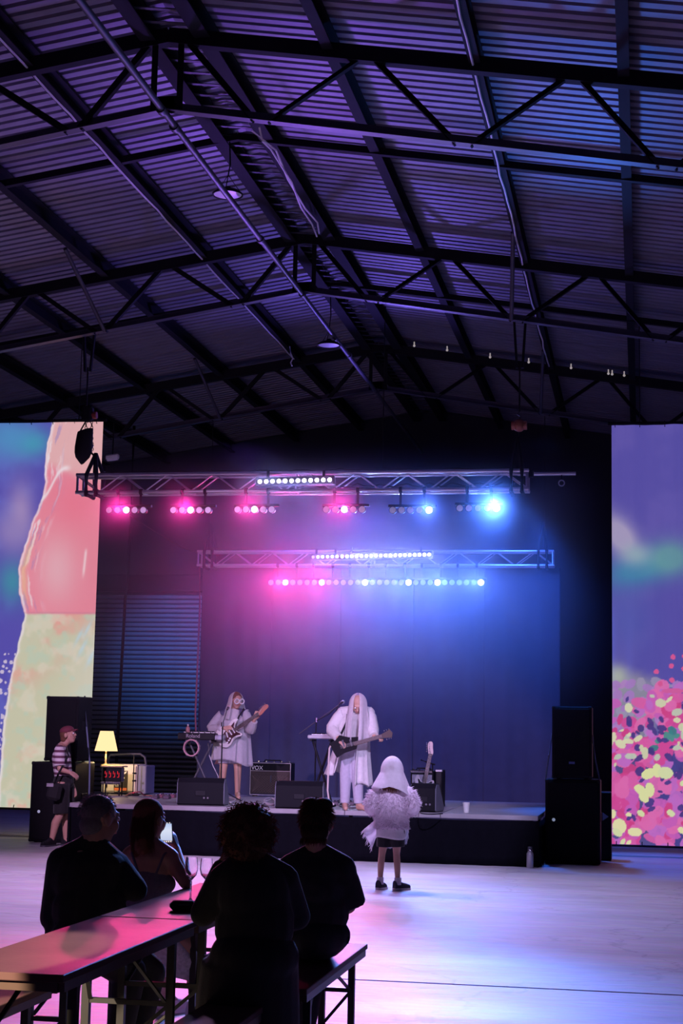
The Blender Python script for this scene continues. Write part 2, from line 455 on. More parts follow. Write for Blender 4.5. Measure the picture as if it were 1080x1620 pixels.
# purlins run the length of the hall under the sheets
US = [-9.9, -8.5, -7.1, -5.72, -4.28, -2.86, -1.46, -.27, .27, 1.53, 2.92, 4.28, 5.7, 7.1, 8.5]
plab = {-9.9: 'leftmost', -8.5: 'seventh purlin left of the ridge', -7.1: 'sixth purlin left of the ridge', -5.72: 'fifth purlin left of the ridge', -4.28: 'fourth purlin left of the ridge',
        -2.86: 'third purlin left of the ridge', -1.46: 'second purlin left of the ridge', -.27: 'left one of the two purlins at the ridge', .27: 'right one of the two purlins at the ridge',
        1.53: 'second purlin right of the ridge', 2.92: 'third purlin right of the ridge', 4.28: 'fourth purlin right of the ridge'}
for u in US:
    lab = plab.get(u)
    if u in (-9.9, 5.7, 7.1, 8.5): continue
    zc = ZR - S*abs(u) + .0
    p = thing('roof_purlin', 'dark steel roof beam, ' + lab, 'purlin', (XR+u, 6, zc), 'purlins under the roof sheets')
    b = MB(); w2 = .15 if abs(u) < 1 else .10
    b.box((XR+u, 20, zc-.02), (.014, 28, .24)); b.box((XR+u+w2/2, 20, zc-.134), (w2, 28, .014)); b.box((XR+u+w2/2, 20, zc+.06), (w2, 28, .014))
    b.part('channel', M_steel, p)
    if u in (-1.46, 2.92):
        pts = [(XR+u+.03+random.uniform(-.012, .012), 6.5+k*.45, zc-.155) for k in range(46)]
        MB().tube(pts, .012, 5).part('cable', M_white, p, True, label='pale cable clipped under the purlin')
# lacing of flat bars between the two ridge purlins
rl = thing('ridge_lacing', 'row of short dark bars laced between the two ridge purlins', 'lacing', (XR, 6, ZR), None)
for k in range(90):
    y = 6.2+k*.3
    MB().bar((XR-.21, y, ZR-.10), (XR+.26, y+.14, ZR-.10), .05, .008).part('lacing_bar', M_steel2, rl)
# loose cable drooping along the ridge
for nm, off, lab in (('hanging_cable', .34, 'loose pale cable drooping along the right ridge beam'), ('hanging_cable', -1.25, 'short loose cable end dangling from second left purlin')):
    b = MB()
    if off > 0:
        pts = [P(405, 205, 16.0), P(418, 222, 16.1), P(430, 240, 16.4), P(455, 285, 17.3), P(480, 325, 18.4), P(497, 355, 19.4), P(500, 372, 20.0)]
        for kk in range(2):
            b.tube([p + Vector((random.uniform(-.05, .05), 0, random.uniform(-.04, .04))) for p in pts], .011, 5)
        o = b.part  # built below
        b.single(nm, M_white, tuple(pts[0]), lab, 'cable', smooth=True)
    else:
        p0 = P(458, 548, 25.2); pts = [p0, p0+Vector((.02, 0, -.12)), p0+Vector((.06, 0, -.2)), p0+Vector((.02, .02, -.27)), p0+Vector((.05, 0, -.33))]
        b.tube(pts, .012, 5).single(nm, M_white, tuple(p0), lab, 'cable', smooth=True)
# intermediate rafters half way between the trusses
for Y, lab in ((17.05, 'between the nearest and middle trusses'), (23.1, 'between the middle and farthest trusses')):
    r = thing('roof_rafter', 'slim dark rafter under the sheets ' + lab, 'rafter', (XR, Y, ZR), 'half-bay rafters')
    for sg, UM in ((-1, 11), (1, 9.8)):
        MB().bar((XR, Y, ZR-.11), (XR+sg*UM, Y, ZR-.11-S*UM), .07, .08).part('rafter_half', M_steel, r)
# long pipe under the bottom chords
pp = thing('sprinkler_pipe', 'long grey pipe running lengthwise below the roof ridge', 'pipe', (XR, 6, ZB-.08))
MB().cyl((XR+.02, 6, ZB-.05), (XR-.02, 33, ZB-.08), .034, n=10).part('pipe_run', M_steel2, pp, True)
for y in (14.1, 14.55, 18.2, 20.65, 24.2, 26.9):
    MB().cyl((XR, y, ZB-.065), (XR, y+.09, ZB-.065), .047, n=10).part('coupling', M_steel2, pp, True)
# disc pendants
def pendant(loc, lab, drop):
    t = thing('pendant_lamp', lab, 'pendant lamp', loc, 'unlit disc pendants')
    L = Vector(loc)
    MB().lathe([(.0, .10), (.03, .10), (.05, .07), (.13, .05), (.175, .015), (.175, 0), (.16, 0), (.155, .012), (0, .012)], L, 24).part('housing', M_steel, t, True)
    MB().lathe([(0, -.004), (.10, -.002), (.157, .008), (0, .010)], L, 24).part('diffuser', M_pend, t, True)
    b = MB()
    for k in range(3):
        a = 2*PI*k/3; b.tube([L+Vector((.13*math.cos(a), .13*math.sin(a), .05)), L+Vector((0, 0, .24))], .006, 5)
    b.tube([L+Vector((0, 0, .24)), L+Vector((.02, 0, drop*.5)), L+Vector((0, 0, drop))], .009, 5)
    b.part('cord', M_black, t)
M_pend = pmat('opal_diffuser', (.85, .82, .85), .4, 0, 10, .05)
pendant(tuple(P(360, 309, 17.05)), 'pale disc pendant lamp hanging near the top left of the roof', .72)
pendant(tuple(P(520, 547, 23.1)), 'smaller looking far disc pendant lamp below the ridge', .95)
# small fairy bulbs along the far truss
fb = [(655, 547), (707, 554), (775, 565), (836, 573), (903, 582), (962, 591), (968, 592), (987, 594)]
M_bulb = pmat('small_glass_bulb', (.8, .78, .75), .2, emit=(.8, .7, .65), estr=.35)
for k, (x, y) in enumerate(fb):
    p = P(x, y, 26.9); b = MB(); b.ell(p, .022, None, 8, 6); b.cyl(p+Vector((0, 0, .015)), p+Vector((0, .0, .07)), .012, n=6)
    b.single('festoon_bulb', M_bulb, tuple(p), 'tiny pale bulb on the far roof truss, %s from the left' % ['first', 'second', 'third', 'fourth', 'fifth', 'sixth', 'seventh', 'eighth'][k], 'bulb', 'bulbs along the far truss', smooth=True)
# emergency lamp
p = P(178, 723, 26.8)
t = thing('emergency_light', 'small pale emergency light box hanging beside left screen top', 'light fitting', tuple(p))
MB().box(p, (.24, .1, .085), Matrix.Rotation(-.12, 3, 'Y'), .02).part('case', M_white, t)
MB().box(p+Vector((0, 0, -.05)), (.2, .07, .03), Matrix.Rotation(-.12, 3, 'Y'), .01).part('diffuser', M_pend, t)
MB().cyl(p+Vector((0, 0, .04)), p+Vector((0, 0, .62)), .012, n=6).part('hanger', M_steel, t)

# ------------------------------------------------------------------ lighting trusses
def light_truss(name, lab, x0, x1, Y, zt_, zb_, seed):
    t = thing(name, lab, 'lighting truss', ((x0+x1)/2, Y, zb_), 'aluminium box trusses')
    D = .24
    for y in (Y, Y+D):
        for z in (zt_, zb_):
            MB().cyl((x0, y, z), (x1, y, z), .0255, n=10).part('chord', M_alu, t, True)
    n = int(round((x1-x0)/.33)); st = (x1-x0)/n
    for face in range(4):
        for k in range(n):
            xa, xb = x0+k*st, x0+(k+1)*st
            up = (k+face) % 2
            if face == 0: a, b = (xa, Y, zb_ if up else zt_), (xb, Y, zt_ if up else zb_)
            elif face == 1: a, b = (xa, Y+D, zt_ if up else zb_), (xb, Y+D, zb_ if up else zt_)
            elif face == 2: a, b = (xa, Y if up else Y+D, zt_), (xb, Y+D if up else Y, zt_)
            else: a, b = (xa, Y if up else Y+D, zb_), (xb, Y+D if up else Y, zb_)
            MB().cyl(a, b, .010, n=6, caps=False).part('brace', M_alu, t, True)
    for x in (x0+.02, (x0+x1)/2, x1-.02):
        b = MB()
        b.cyl((x, Y, zb_), (x, Y, zt_), .018, n=8); b.cyl((x, Y+D, zb_), (x, Y+D, zt_), .018, n=8)
        b.cyl((x, Y, zb_), (x, Y+D, zb_), .018, n=8); b.cyl((x, Y, zt_), (x, Y+D, zt_), .018, n=8)
        b.part('end_frame', M_alu, t, True)
    return t
a, b_ = P(121, 749, YU), P(836, 747, YU)
ZU1 = (a.z+b_.z)/2; UX0, UX1 = a.x, b_.x; ZU0 = ZU1-.24
light_truss('light_truss', 'upper aluminium lighting truss in front, nearer the audience', UX0, UX1, YU, ZU1, ZU0, 1)
a, b_ = P(312, 873, YL), P(876, 871, YL)
ZL1 = (a.z+b_.z)/2; LX0, LX1 = a.x, b_.x; ZL0 = ZL1-.24
light_truss('light_truss', 'lower aluminium lighting truss farther back over the drape', LX0, LX1, YL, ZL1, ZL0, 2)
# stub pole off the right end of the upper truss
t = thing('stub_pole', 'short aluminium pole sticking out right of the upper lighting truss', 'pole', (UX1+.2, YU+.02, ZU1-.02))
MB().cyl((UX1-.15, YU+.1, ZU1-.03), (UX1+.60, YU+.1, ZU1-.03), .024, n=10).part('tube', M_alu, t, True)
MB().box((UX1+.02, YU+.1, ZU1-.03), (.08, .09, .09), bev=.01).part('clamp', M_steel, t)
MB().lathe([(.03, -.01), (.045, -.01), (.045, .01), (.03, .01), (.03, -.01)], (UX1+.42, YU+.06, ZU1-.16), 12, (0, 1, 0)).part('ring', M_alu, t, True)
MB().cyl((UX1+.42, YU+.1, ZU1-.03), (UX1+.42, YU+.06, ZU1-.13), .008, n=6).part('hook', M_steel, t)

# six-lens and five-lens lamp bars
def lamp_bar(xs, y, Y, burn, burn_mat, dim_mat, lab, group, rad, ztop):
    p = [P(x, y, Y) for x in xs]; c = (p[0]+p[-1])/2; wd = (p[-1]-p[0]).length
    t = thing('lamp_bar', lab, 'stage light', tuple(c), group)
    MB().box(c+Vector((0, .13, rad+.025)), (wd+rad*2+.06, .06, .035), bev=.006).part('bar', M_black, t)
    for sx in (-1, 1):
        q = c+Vector((sx*wd*.33, .13, 0))
        b = MB(); b.box((q.x, q.y, (q.z+rad+ztop)/2), (.03, .012, max(.03, ztop-q.z-rad)))
        b.cyl((q.x-.02, q.y, ztop), (q.x+.02, q.y, ztop), .04, n=10)
        b.part('hook_clamp', M_steel, t, True)
    for k, pk in enumerate(p):
        c2 = MB().lathe([(rad*.55, .13), (rad*.75, .10), (rad*1.05, .01), (rad*1.05, -.012), (rad*.93, -.012), (rad*.93, 0), (0, 0)], pk, 16, (0, 1, 0)).part('can', M_black, t, True)
        on = k == burn
        l = MB().lathe([(0, -.012), (rad*.6, -.009), (rad*.92, 0.0), (0, .002)], pk, 16, (0, 1, 0)).part('lens', burn_mat if on else dim_mat, c2, True, label='burning lens' if on else None)
    return t
ub = [([172.5, 186, 200, 213, 226.5], 807, 2, M_pinklamp), ([274, 288, 301.5, 315, 329], 807, 2, M_pinklamp), ([375.5, 389, 402.5, 416, 429.5], 806, 2, M_pinklamp),
      ([516, 530.5, 544.5, 558.5, 572.5], 806, 2, M_pinklamp), ([621, 635, 649, 663.5, 678.5], 807, 4, M_whitelamp), ([727, 741.5, 756, 770.5, 785], 804, 4, M_whitelamp)]
nm = ['leftmost', 'second from the left', 'third from the left', 'fourth from the left', 'fifth from the left', 'rightmost']
for k, (xs, y, bn, mt) in enumerate(ub):
    lamp_bar(xs, y, YU-.13, bn, mt, M_dimlens if k < 4 else M_dimlens_b, ('%s five-lens lamp bar under upper truss, %s centre lamp lit' if bn == 2 else '%s five-lens lamp bar under upper truss, %s end lamp lit') % (nm[k], 'pink' if mt is M_pinklamp else 'white'),
             'lamp bars under the upper truss', .047, ZU0)
xs_all = [428.5+11.45*k for k in range(30)]
burn_x = [450, 506, 582, 641, 697, 755]
for k in range(6):
    xs = xs_all[k*5:k*5+5]; bx = burn_x[k]
    bn = min(range(5), key=lambda i: abs(xs[i]-bx)); xs = list(xs); 
    lamp_bar(xs, 921.5, YL-.13, bn, M_pinklamp if k < 2 else M_whitelamp, M_dimlens if k < 2 else M_dimlens_b,
             'lamp bar with five small lenses, %s, %s lamp lit, under lower truss' % (nm[k], 'pink' if k < 2 else 'white'), 'lamp bars under the lower truss', .052, ZL0)
# LED battens on the trusses
def batten(xs, y0, y1, Y, mats, lab, rad):
    p = [P(x, y0+(y1-y0)*i/(len(xs)-1), Y) for i, x in enumerate(xs)]; c = (p[0]+p[-1])/2
    t = thing('led_batten', lab, 'stage light', tuple(c), 'led battens on the trusses')
    d = (p[-1]-p[0]); M = Matrix.Rotation(-math.atan2(d.z, d.x), 3, 'Y')
    MB().box(c+Vector((0, .09, 0)), (d.length+.12, .12, rad*2+.05), M, .01).part('housing', M_black, t)
    for sx in (-.4, .4): MB().box(c+Vector((sx*d.length, .1, .08)), (.03, .03, .14)).part('bracket', M_steel, t)
    for i, q in enumerate(p):
        MB().lathe([(0, -.012), (rad*.7, -.008), (rad, .02), (0, .03)], q+Vector((0, .02, 0)), 12, (0, 1, 0)).part('led', mats(i), t, True)
batten([410+10.05*k for k in range(12)], 761.5, 758.5, YU-.16, lambda i: M_led, 'violet LED batten of twelve lit lamps on upper truss', .033)
batten([494.5+7.6*k for k in range(6)], 881, 880, YL-.16, lambda i: M_led_dim if i < 1 else M_led, 'short left LED batten of six lamps on lower truss', .03)
batten([540.5+7.65*k for k in range(19)], 880, 877, YL-.16, lambda i: M_led, 'long right LED batten of nineteen bright lamps on lower truss', .034)
def area(name, loc, aim, col, power, sx, sy):
    l = bpy.data.lights.new(name, 'AREA'); l.shape = 'RECTANGLE'; l.size = sx; l.size_y = sy; l.energy = power; l.color = col; l.spread = math.radians(95)
    o = bpy.data.objects.new(name, l); C.objects.link(o); o.location = loc
    o.rotation_euler = (Vector(aim)-Vector(loc)).to_track_quat('-Z', 'Y').to_euler()
p = P(465, 760, YU-.25); area('batten_light', tuple(p), (p.x, 10, p.z-4.5), (.6, .5, 1.0), 25, 1.0, .06)
p = P(600, 878, YL-.25); area('batten_light', tuple(p), (p.x, 15, p.z-4.5), (.6, .58, 1.0), 40, 2.0, .06)
# cables along the truss
b = MB(); pts = []
for k in range(40):
    f = k/39; pts.append((UX0+.3+f*(UX1-UX0-.5), YU+.12, ZU1+.045+.012*math.sin(k*1.7)+random.uniform(-.006, .006)))
b.tube(pts, .013, 5).single('truss_cable', M_black, pts[0], 'black cable lying along the top of the upper truss', 'cable', smooth=True)
b = MB(); pts = []
for k in range(40):
    f = k/39; pts.append((UX0+2.9+f*2.9, YU+.2, ZU1-.12-.05*abs(math.sin(f*PI*9))))
b.tube(pts, .010, 5).single('truss_cable', M_black, pts[0], 'looped black cable hanging inside the upper truss', 'cable', smooth=True)
# straps and hoists
def wrap(x, Y, z0, z1, top, lab):
    t = thing('truss_sling', lab, 'sling', (x, Y, z0), 'black slings round the trusses')
    for sx, dx in ((-.07, -.10), (.07, .04)):
        b = MB(); xx = x+sx
        b.tube([(xx, Y-.04, z0-.04), (xx, Y-.045, z1), (x, Y+.1, top)], .028, 6); b.tube([(xx, Y+.28, z0-.04), (xx, Y+.285, z1), (x, Y+.1, top)], .028, 6)
        b.tube([(xx, Y-.04, z0-.04), (xx, Y+.28, z0-.04)], .028, 6)
        b.part('sling_loop', M_strap, t, True)
    return t
def chain(pts, r=.011, link=.05):
    b = MB(); k = 0; p0, p1 = Vector(pts[0]), Vector(pts[1]); L = (p1-p0).length; n = int(L/(link*.75)); d, a, c = orth(p1-p0)
    for i in range(n):
        o = p0 + d*(L*i/n); s = a if i % 2 else c
        ring = [o + d*(link*.5*math.cos(t)) + s*(link*.32*math.sin(t)) for t in [2*PI*j/8 for j in range(9)]]
        b.tube(ring, r*.5, 4)
    return b
hx = P(140, 690, YU+.12).x; hx2 = P(822, 672, YU+.12).x
sx_l = P(140, 760, YU).x
wrap(P(146, 760, YU).x, YU, ZU0, ZU1, P(143, 716, YU).z, 'black slings at left end of upper truss')
wrap(P(817, 760, YU).x, YU, ZU0, ZU1, ZU1+.45, 'black slings at right end of upper truss')
wrap(P(330, 885, YL).x, YL, ZL0, ZL1, ZL1+.5, 'black slings at left end of lower truss')
wrap(P(858, 885, YL).x, YL, ZL0, ZL1, ZL1+.5, 'black slings at right end of lower truss')
YH = YU+.1
h = thing('chain_hoist', 'black chain hoist with chain bag above the left end of upper truss', 'hoist', tuple(P(138, 668, YH)))
p = P(139, 655, YH); MB().box(p, (.15, .14, .22), bev=.03).part('motor', M_steel, h)
MB().cyl(p+Vector((.06, 0, -.02)), p+Vector((.13, 0, -.02)), .05, n=10).part('motor_cap', pmat('red_motor_cap', (.30, .05, .03), .5), h, True)
pb = P(134, 706, YH-.1)
def bagf(u, v):
    t = 2*PI*u; r = [.02, .085, .105, .11, .105, .10, .095][min(6, int(v*6))]; 
    return pb + Vector((r*math.cos(t)*1.0 + .01*math.sin(3*t) - .03*(1-v), r*.9*math.sin(t), -.24+.46*v + .015*math.sin(2*t)*(v < .2) + .03*math.cos(t)*(1 if v > .9 else 0)))
cloth(MB().grid(bagf, 18, 6, True).part('chain_bag', M_strap, h, True), .008)
MB().tube([pb+Vector((-.1, 0, .2)), P(127, 682, YH-.1), P(135, 668, YH)], .011, 5).part('bag_strap', M_strap, h)
chain([P(136, 668, YH), P(136, 690, YH-.05)]).part('slack_chain', M_chain, h, kind='stuff')
chain([P(145, 668, YH), P(146, 715, YH)]).part('load_chain', M_chain, h, kind='stuff')
MB().tube([P(147, 704, YH-.03), P(144, 716, YH-.02), P(150, 722, YH-.02)], .016, 6).part('hook', M_chain, h, True)
h = thing('chain_hoist', 'round reddish chain hoist motor above the right end of upper truss', 'hoist', tuple(P(821, 672, YH)))
p = P(821, 673, YH); b = MB(); b.ell(p, (.085, .085, .085)); b.cyl(p+Vector((-.10, 0, 0)), p+Vector((.10, 0, 0)), .06, n=12); b.part('motor', pmat('rust_red_motor', (.35, .12, .07), .5, .2), h, True)
MB().tube([p+Vector((0, 0, .07)), p+Vector((.02, 0, .12)), p+Vector((-.02, 0, .15)), p+Vector((0, 0, .2))], .012, 5).part('hook', M_chain, h, True)
chain([p+Vector((0, 0, -.08)), (p.x, YH, ZU1+.42)]).part('load_chain', M_chain, h, kind='stuff')
# drop brackets of the middle truss
for x0, lab in ((P(140, 560, 20.9).x, 'pair of dark steel drop bars hanging from left of middle truss'), (P(822, 530, 20.9).x, 'pair of dark steel drop bars hanging from right of middle truss')):
    u = x0-XR; zt0 = zb(u); zlow = P(140, 645, YH).z if x0 < -5 else P(821, 655, YH).z
    t = thing('drop_bracket', lab, 'bracket', (x0, 20.9, zt0), 'drop brackets on the middle truss')
    for sx in (-.075, .075): MB().bar((x0+sx, 20.9, zt0+.03), (x0+sx*.5, 20.9, (zt0+zlow)/2), .03, .05, (0, 1, 0)).part('drop_bar', M_steel, t)
    MB().cyl((x0, 20.9, (zt0+zlow)/2+.06), (x0, 20.9, zlow+.03), .012, n=6).part('hanger_wire', M_chain, t)
    MB().box((x0, 20.9, zt0+.05), (.24, .14, .03)).part('top_plate', M_steel, t)
# thin wires from roof to lower truss and rope beside the drape
for (x, y0, y1, Y, lab) in ((331, 690, 868, YL+.1, 'thin wire holding the left end of lower truss'), (861, 640, 868, YL+.1, 'thin wire holding the right end of lower truss'), (605, 640, 745, YU+.12, 'thin wire down to the middle of upper truss')):
    q0, q1 = P(x, y0, Y), P(x, y1, Y); q0.z = zb(q0.x-XR)-.02; q0.x = q1.x
    MB().cyl(q0, q1, .006, n=5).single('hanging_wire', M_chain, tuple(q0), lab, 'wire')
pts = [P(316, 897, YL), P(316, 960, YL+.02), P(312, 1060, YL), P(309, 1130, YL+.02), P(310, 1160, YL)]
MB().tube(pts, .016, 6).single('hanging_rope', pmat('dull_red_rope', (.30, .10, .10), .8), tuple(pts[0]), 'thin reddish rope hanging at the left edge of drape', 'rope', smooth=True)
pts = [P(205, 815, YU+.2), P(240, 838, 23.0), P(290, 868, 26.0), P(312, 874, YL)]
MB().tube(pts, .006, 5).single('hanging_cable', M_chain, tuple(pts[0]), 'thin slack cable from first lamp bar to lower truss', 'cable', smooth=True)
pts = [P(206, 838, 30), P(203, 880, 30), P(202, 925, 30), P(198, 945, 30)]; pts.insert(0, Vector((pts[0].x, 30, ZR-S*abs(pts[0].x-XR)-.05))); pts.append(Vector((pts[-1].x-.1, 30.1, 0.02)))
MB().tube(pts, .03, 8).single('hanging_cable', M_steel, tuple(pts[0]), 'thick dark cable hanging in front of roller shutter', 'cable', smooth=True)

# ------------------------------------------------------------------ drape behind the stage
def fold(u, n, amp): return amp*(math.sin(u*n)+.5*math.sin(u*n*2.3+1.3))
YD = YL+.28
t = thing('backdrop', 'tall dark cloth drape hanging behind the band', 'drape', ((LX0+LX1)/2, YD, 0))
x0, x1 = P(319, 1000, YD).x, P(884, 1000, YD).x
nd = 5
for k in range(nd):
    xa, xb = x0+(x1-x0)*k/nd-.02, x0+(x1-x0)*(k+1)/nd+.02
    def df(u, v, xa=xa, xb=xb, k=k):
        x = xa+(xb-xa)*u; return Vector((x, YD+.02*(k % 2)+fold(x, 9, .018)*(1-v*.5), .02+v*(ZL0-.02-.02)))
    cloth(MB().grid(df, 48, 10).part('drape_panel', M_drape, t, True), .004)
# ------------------------------------------------------------------ stage
SZ = .63; SY0, SY1 = 20.7, 24.75; SX0, SX1 = -7.45, -1.285
stage = thing('stage', 'low black skirted stage platform the band stands on', 'stage', ((SX0+SX1)/2, SY0, 0))
ny = [SY0, 22.35, SY1]
nxp = 5
for j in range(2):
    for i in range(nxp):
        xa = SX0+(SX1-SX0)*i/nxp; xb = SX0+(SX1-SX0)*(i+1)/nxp
        MB().box(((xa+xb)/2, (ny[j]+ny[j+1])/2, SZ-.03), (xb-xa-.006, ny[j+1]-ny[j]-.008, .06), bev=.004).part('deck_panel', M_deck, stage)
MB().box(((-8.05+SX0)/2-.003, (22.98+SY1)/2, SZ-.03), (SX0+8.05-.006, SY1-22.98, .06), bev=.004).part('deck_panel', M_deck, stage)
def sk(u, v):
    # skirt: along front, then down the right side
    L1 = SX1-SX0; L2 = SY1-SY0; d = u*(L1+L2)
    wv = .012*math.sin(d*26)+.008*math.sin(d*11+1)
    top = SZ-.062-.015*abs(math.sin(d*2.1))*(v)
    if d < L1: return Vector((SX0+d, SY0-.012+wv*(1-v*.6), .0+v*top))
    return Vector((SX1+.012+wv*(1-v*.6), SY0+d-L1, .0+v*top))
cloth(MB().grid(sk, 260, 5).part('skirt', M_blackcloth, stage, True), .003)
MB().box((SX0+.02, (SY0+22.9)/2, .29), (.03, 2.3, .57)).part('side_panel', M_blackcloth, stage)
b = MB()
for x in (SX0+.1, (SX0+SX1)/2, SX1-.1):
    for y in (SY0+.1, 22.35, SY1-.1): MB().cyl((x, y, 0), (x, y, SZ-.06), .03, n=8).part('leg', M_steel, stage)
for y in (23.1, SY1-.1): MB().cyl((-7.98, y, 0), (-7.98, y, SZ-.06), .03, n=8).part('leg', M_steel, stage)

# ------------------------------------------------------------------ projection screens
def hexnoise(X, Y, seed, sc):
    rs = np.random.RandomState(seed); out = np.zeros_like(X); amp = 1; tot = 0
    for o in range(4):
        g = rs.rand(64, 64); xx = X/sc*2**o; yy = Y/sc*2**o
        xi = np.floor(xx).astype(int); yi = np.floor(yy).astype(int); fx = xx-xi; fy = yy-yi
        fx = fx*fx*(3-2*fx); fy = fy*fy*(3-2*fy)
        q = lambda a, b: g[a % 64, b % 64]
        out += amp*((q(xi, yi)*(1-fx)+q(xi+1, yi)*fx)*(1-fy)+(q(xi, yi+1)*(1-fx)+q(xi+1, yi+1)*fx)*fy); tot += amp; amp *= .5
    return out/tot
def mixc(a, b, t): return a*(1-t[..., None])+b*t[..., None]
def sm(e0, e1, x): t = np.clip((x-e0)/(e1-e0), 0, 1); return t*t*(3-2*t)
col = lambda *c: np.array(c, float)
def art_left(X, Y):
    """X, Y in the units of the photograph"""
    n = hexnoise(X+500, Y, 3, 60); n2 = hexnoise(X+500, Y, 5, 14); n3 = hexnoise(X*4+700, Y*.25, 8, 22)
    A = np.ones(X.shape+(3,))*col(88, 80, 176)
    A = mixc(A, col(104, 112, 205), sm(.45, .7, n)*.6)
    for cx, cy, rx, ry, c in ((40, 700, 34, 22, (62, 165, 178)), (0, 690, 50, 40, (80, 150, 200)), (12, 925, 26, 36, (62, 150, 168)), (24, 815, 22, 50, (178, 150, 196)), (8, 845, 30, 34, (150, 130, 190))):
        d = ((X-cx)/rx)**2+((Y-cy)/ry)**2; A = mixc(A, col(*c), np.exp(-d)*.85)
    # pale confetti at the edge low down
    yy = [600, 668, 700, 740, 765, 785, 830, 880, 905, 945, 980, 1000, 1030, 1090, 1130, 1170, 1290]
    xx = [82, 77, 68, 64, 66, 62, 44, 28, 22, 24, 34, 30, 22, 9, 3, 0, -8]
    bx = np.interp(Y, yy, xx) + (n2-.5)*5
    G = np.ones(X.shape+(3,))*col(238, 138, 158)
    up = sm(760, 738, Y + (n-.5)*26 - (X-110)*.35); G = mixc(G, col(232, 186, 186), up*.85)
    G = mixc(G, col(236, 178, 190), np.exp(-((X-88)/34)**2-((Y-905)/55)**2)*.9)
    G = mixc(G, col(246, 120, 146), np.exp(-((X-118)/40)**2-((Y-800)/40)**2)*.6)
    low = sm(972, 980, Y+(n2-.5)*4)
    Lw = np.ones(X.shape+(3,))*col(206, 203, 176)
    Lw = mixc(Lw, col(236, 160, 150), sm(.46, .6, n)*sm(1090, 985, Y-(85-X)*.9)*.9)
    Lw = mixc(Lw, col(188, 208, 190), sm(.5, .7, n2)*.55)
    Lw = mixc(Lw, col(226, 214, 196), sm(.55, .7, hexnoise(X+90, Y+30, 12, 26))*.6)
    Lw = mixc(Lw, col(232, 176, 160), sm(.62, .72, hexnoise(X+190, Y+30, 22, 34))*sm(1120, 1290, Y)*.7)
    G = mixc(G, Lw, low)
    # glassy streaks following the left contour
    dd = X-bx
    st = sm(.58, .70, hexnoise(dd*3+300, Y*.35+10, 15, 16))*sm(48, 4, dd)*sm(985, 960, Y)
    G = mixc(G, col(244, 232, 240), st*.8)
    st = sm(.60, .70, hexnoise(dd*3+900, Y*.35+40, 25, 14))*sm(40, 8, dd)*sm(985, 960, Y)
    G = mixc(G, col(150, 130, 196), st*.55)
    G = mixc(G, col(240, 200, 150), np.exp(-((dd-9)/5)**2)*sm(840, 890, Y)*sm(975, 930, Y)*.6)
    G = mixc(G, col(246, 230, 240), np.exp(-((dd-2)/2.5)**2)*.75)
    ln = np.abs((Y-742)+(X-105)*.95-8*np.sin(X*.12))
    G = mixc(G, col(247, 233, 240), np.exp(-(ln/4.5)**2)*sm(114, 100, X)*.85)
    G = mixc(G, col(250, 226, 232), np.exp(-((X-135+(Y-885)*.10)/2.2)**2)*sm(868, 880, Y)*sm(925, 905, Y)*.8)
    for cx, cy in ((140, 1000), (132, 1030), (146, 1045), (126, 1012)):
        G = mixc(G, col(190, 214, 226), np.exp(-(((X-cx)+(Y-cy)*.5)/3.5)**2-((Y-cy)/14)**2)*.8)
    G = mixc(G, col(214, 120, 150), np.exp(-((Y-975)/1.6)**2)*sm(20, 50, X)*.6)
    A = mixc(A, G, sm(-1.2, 1.2, dd))
    rs = np.random.RandomState(4)
    for k in range(60):
        cx, cy = rs.uniform(-25, 20), rs.uniform(1040, 1200); r = rs.uniform(1, 3.5)
        ok = (dd < 0); d = ((X-cx)/r)**2+((Y-cy)/r)**2
        A = np.where((ok & (d < 1))[..., None], col(205, 190, 220), A)
    return A
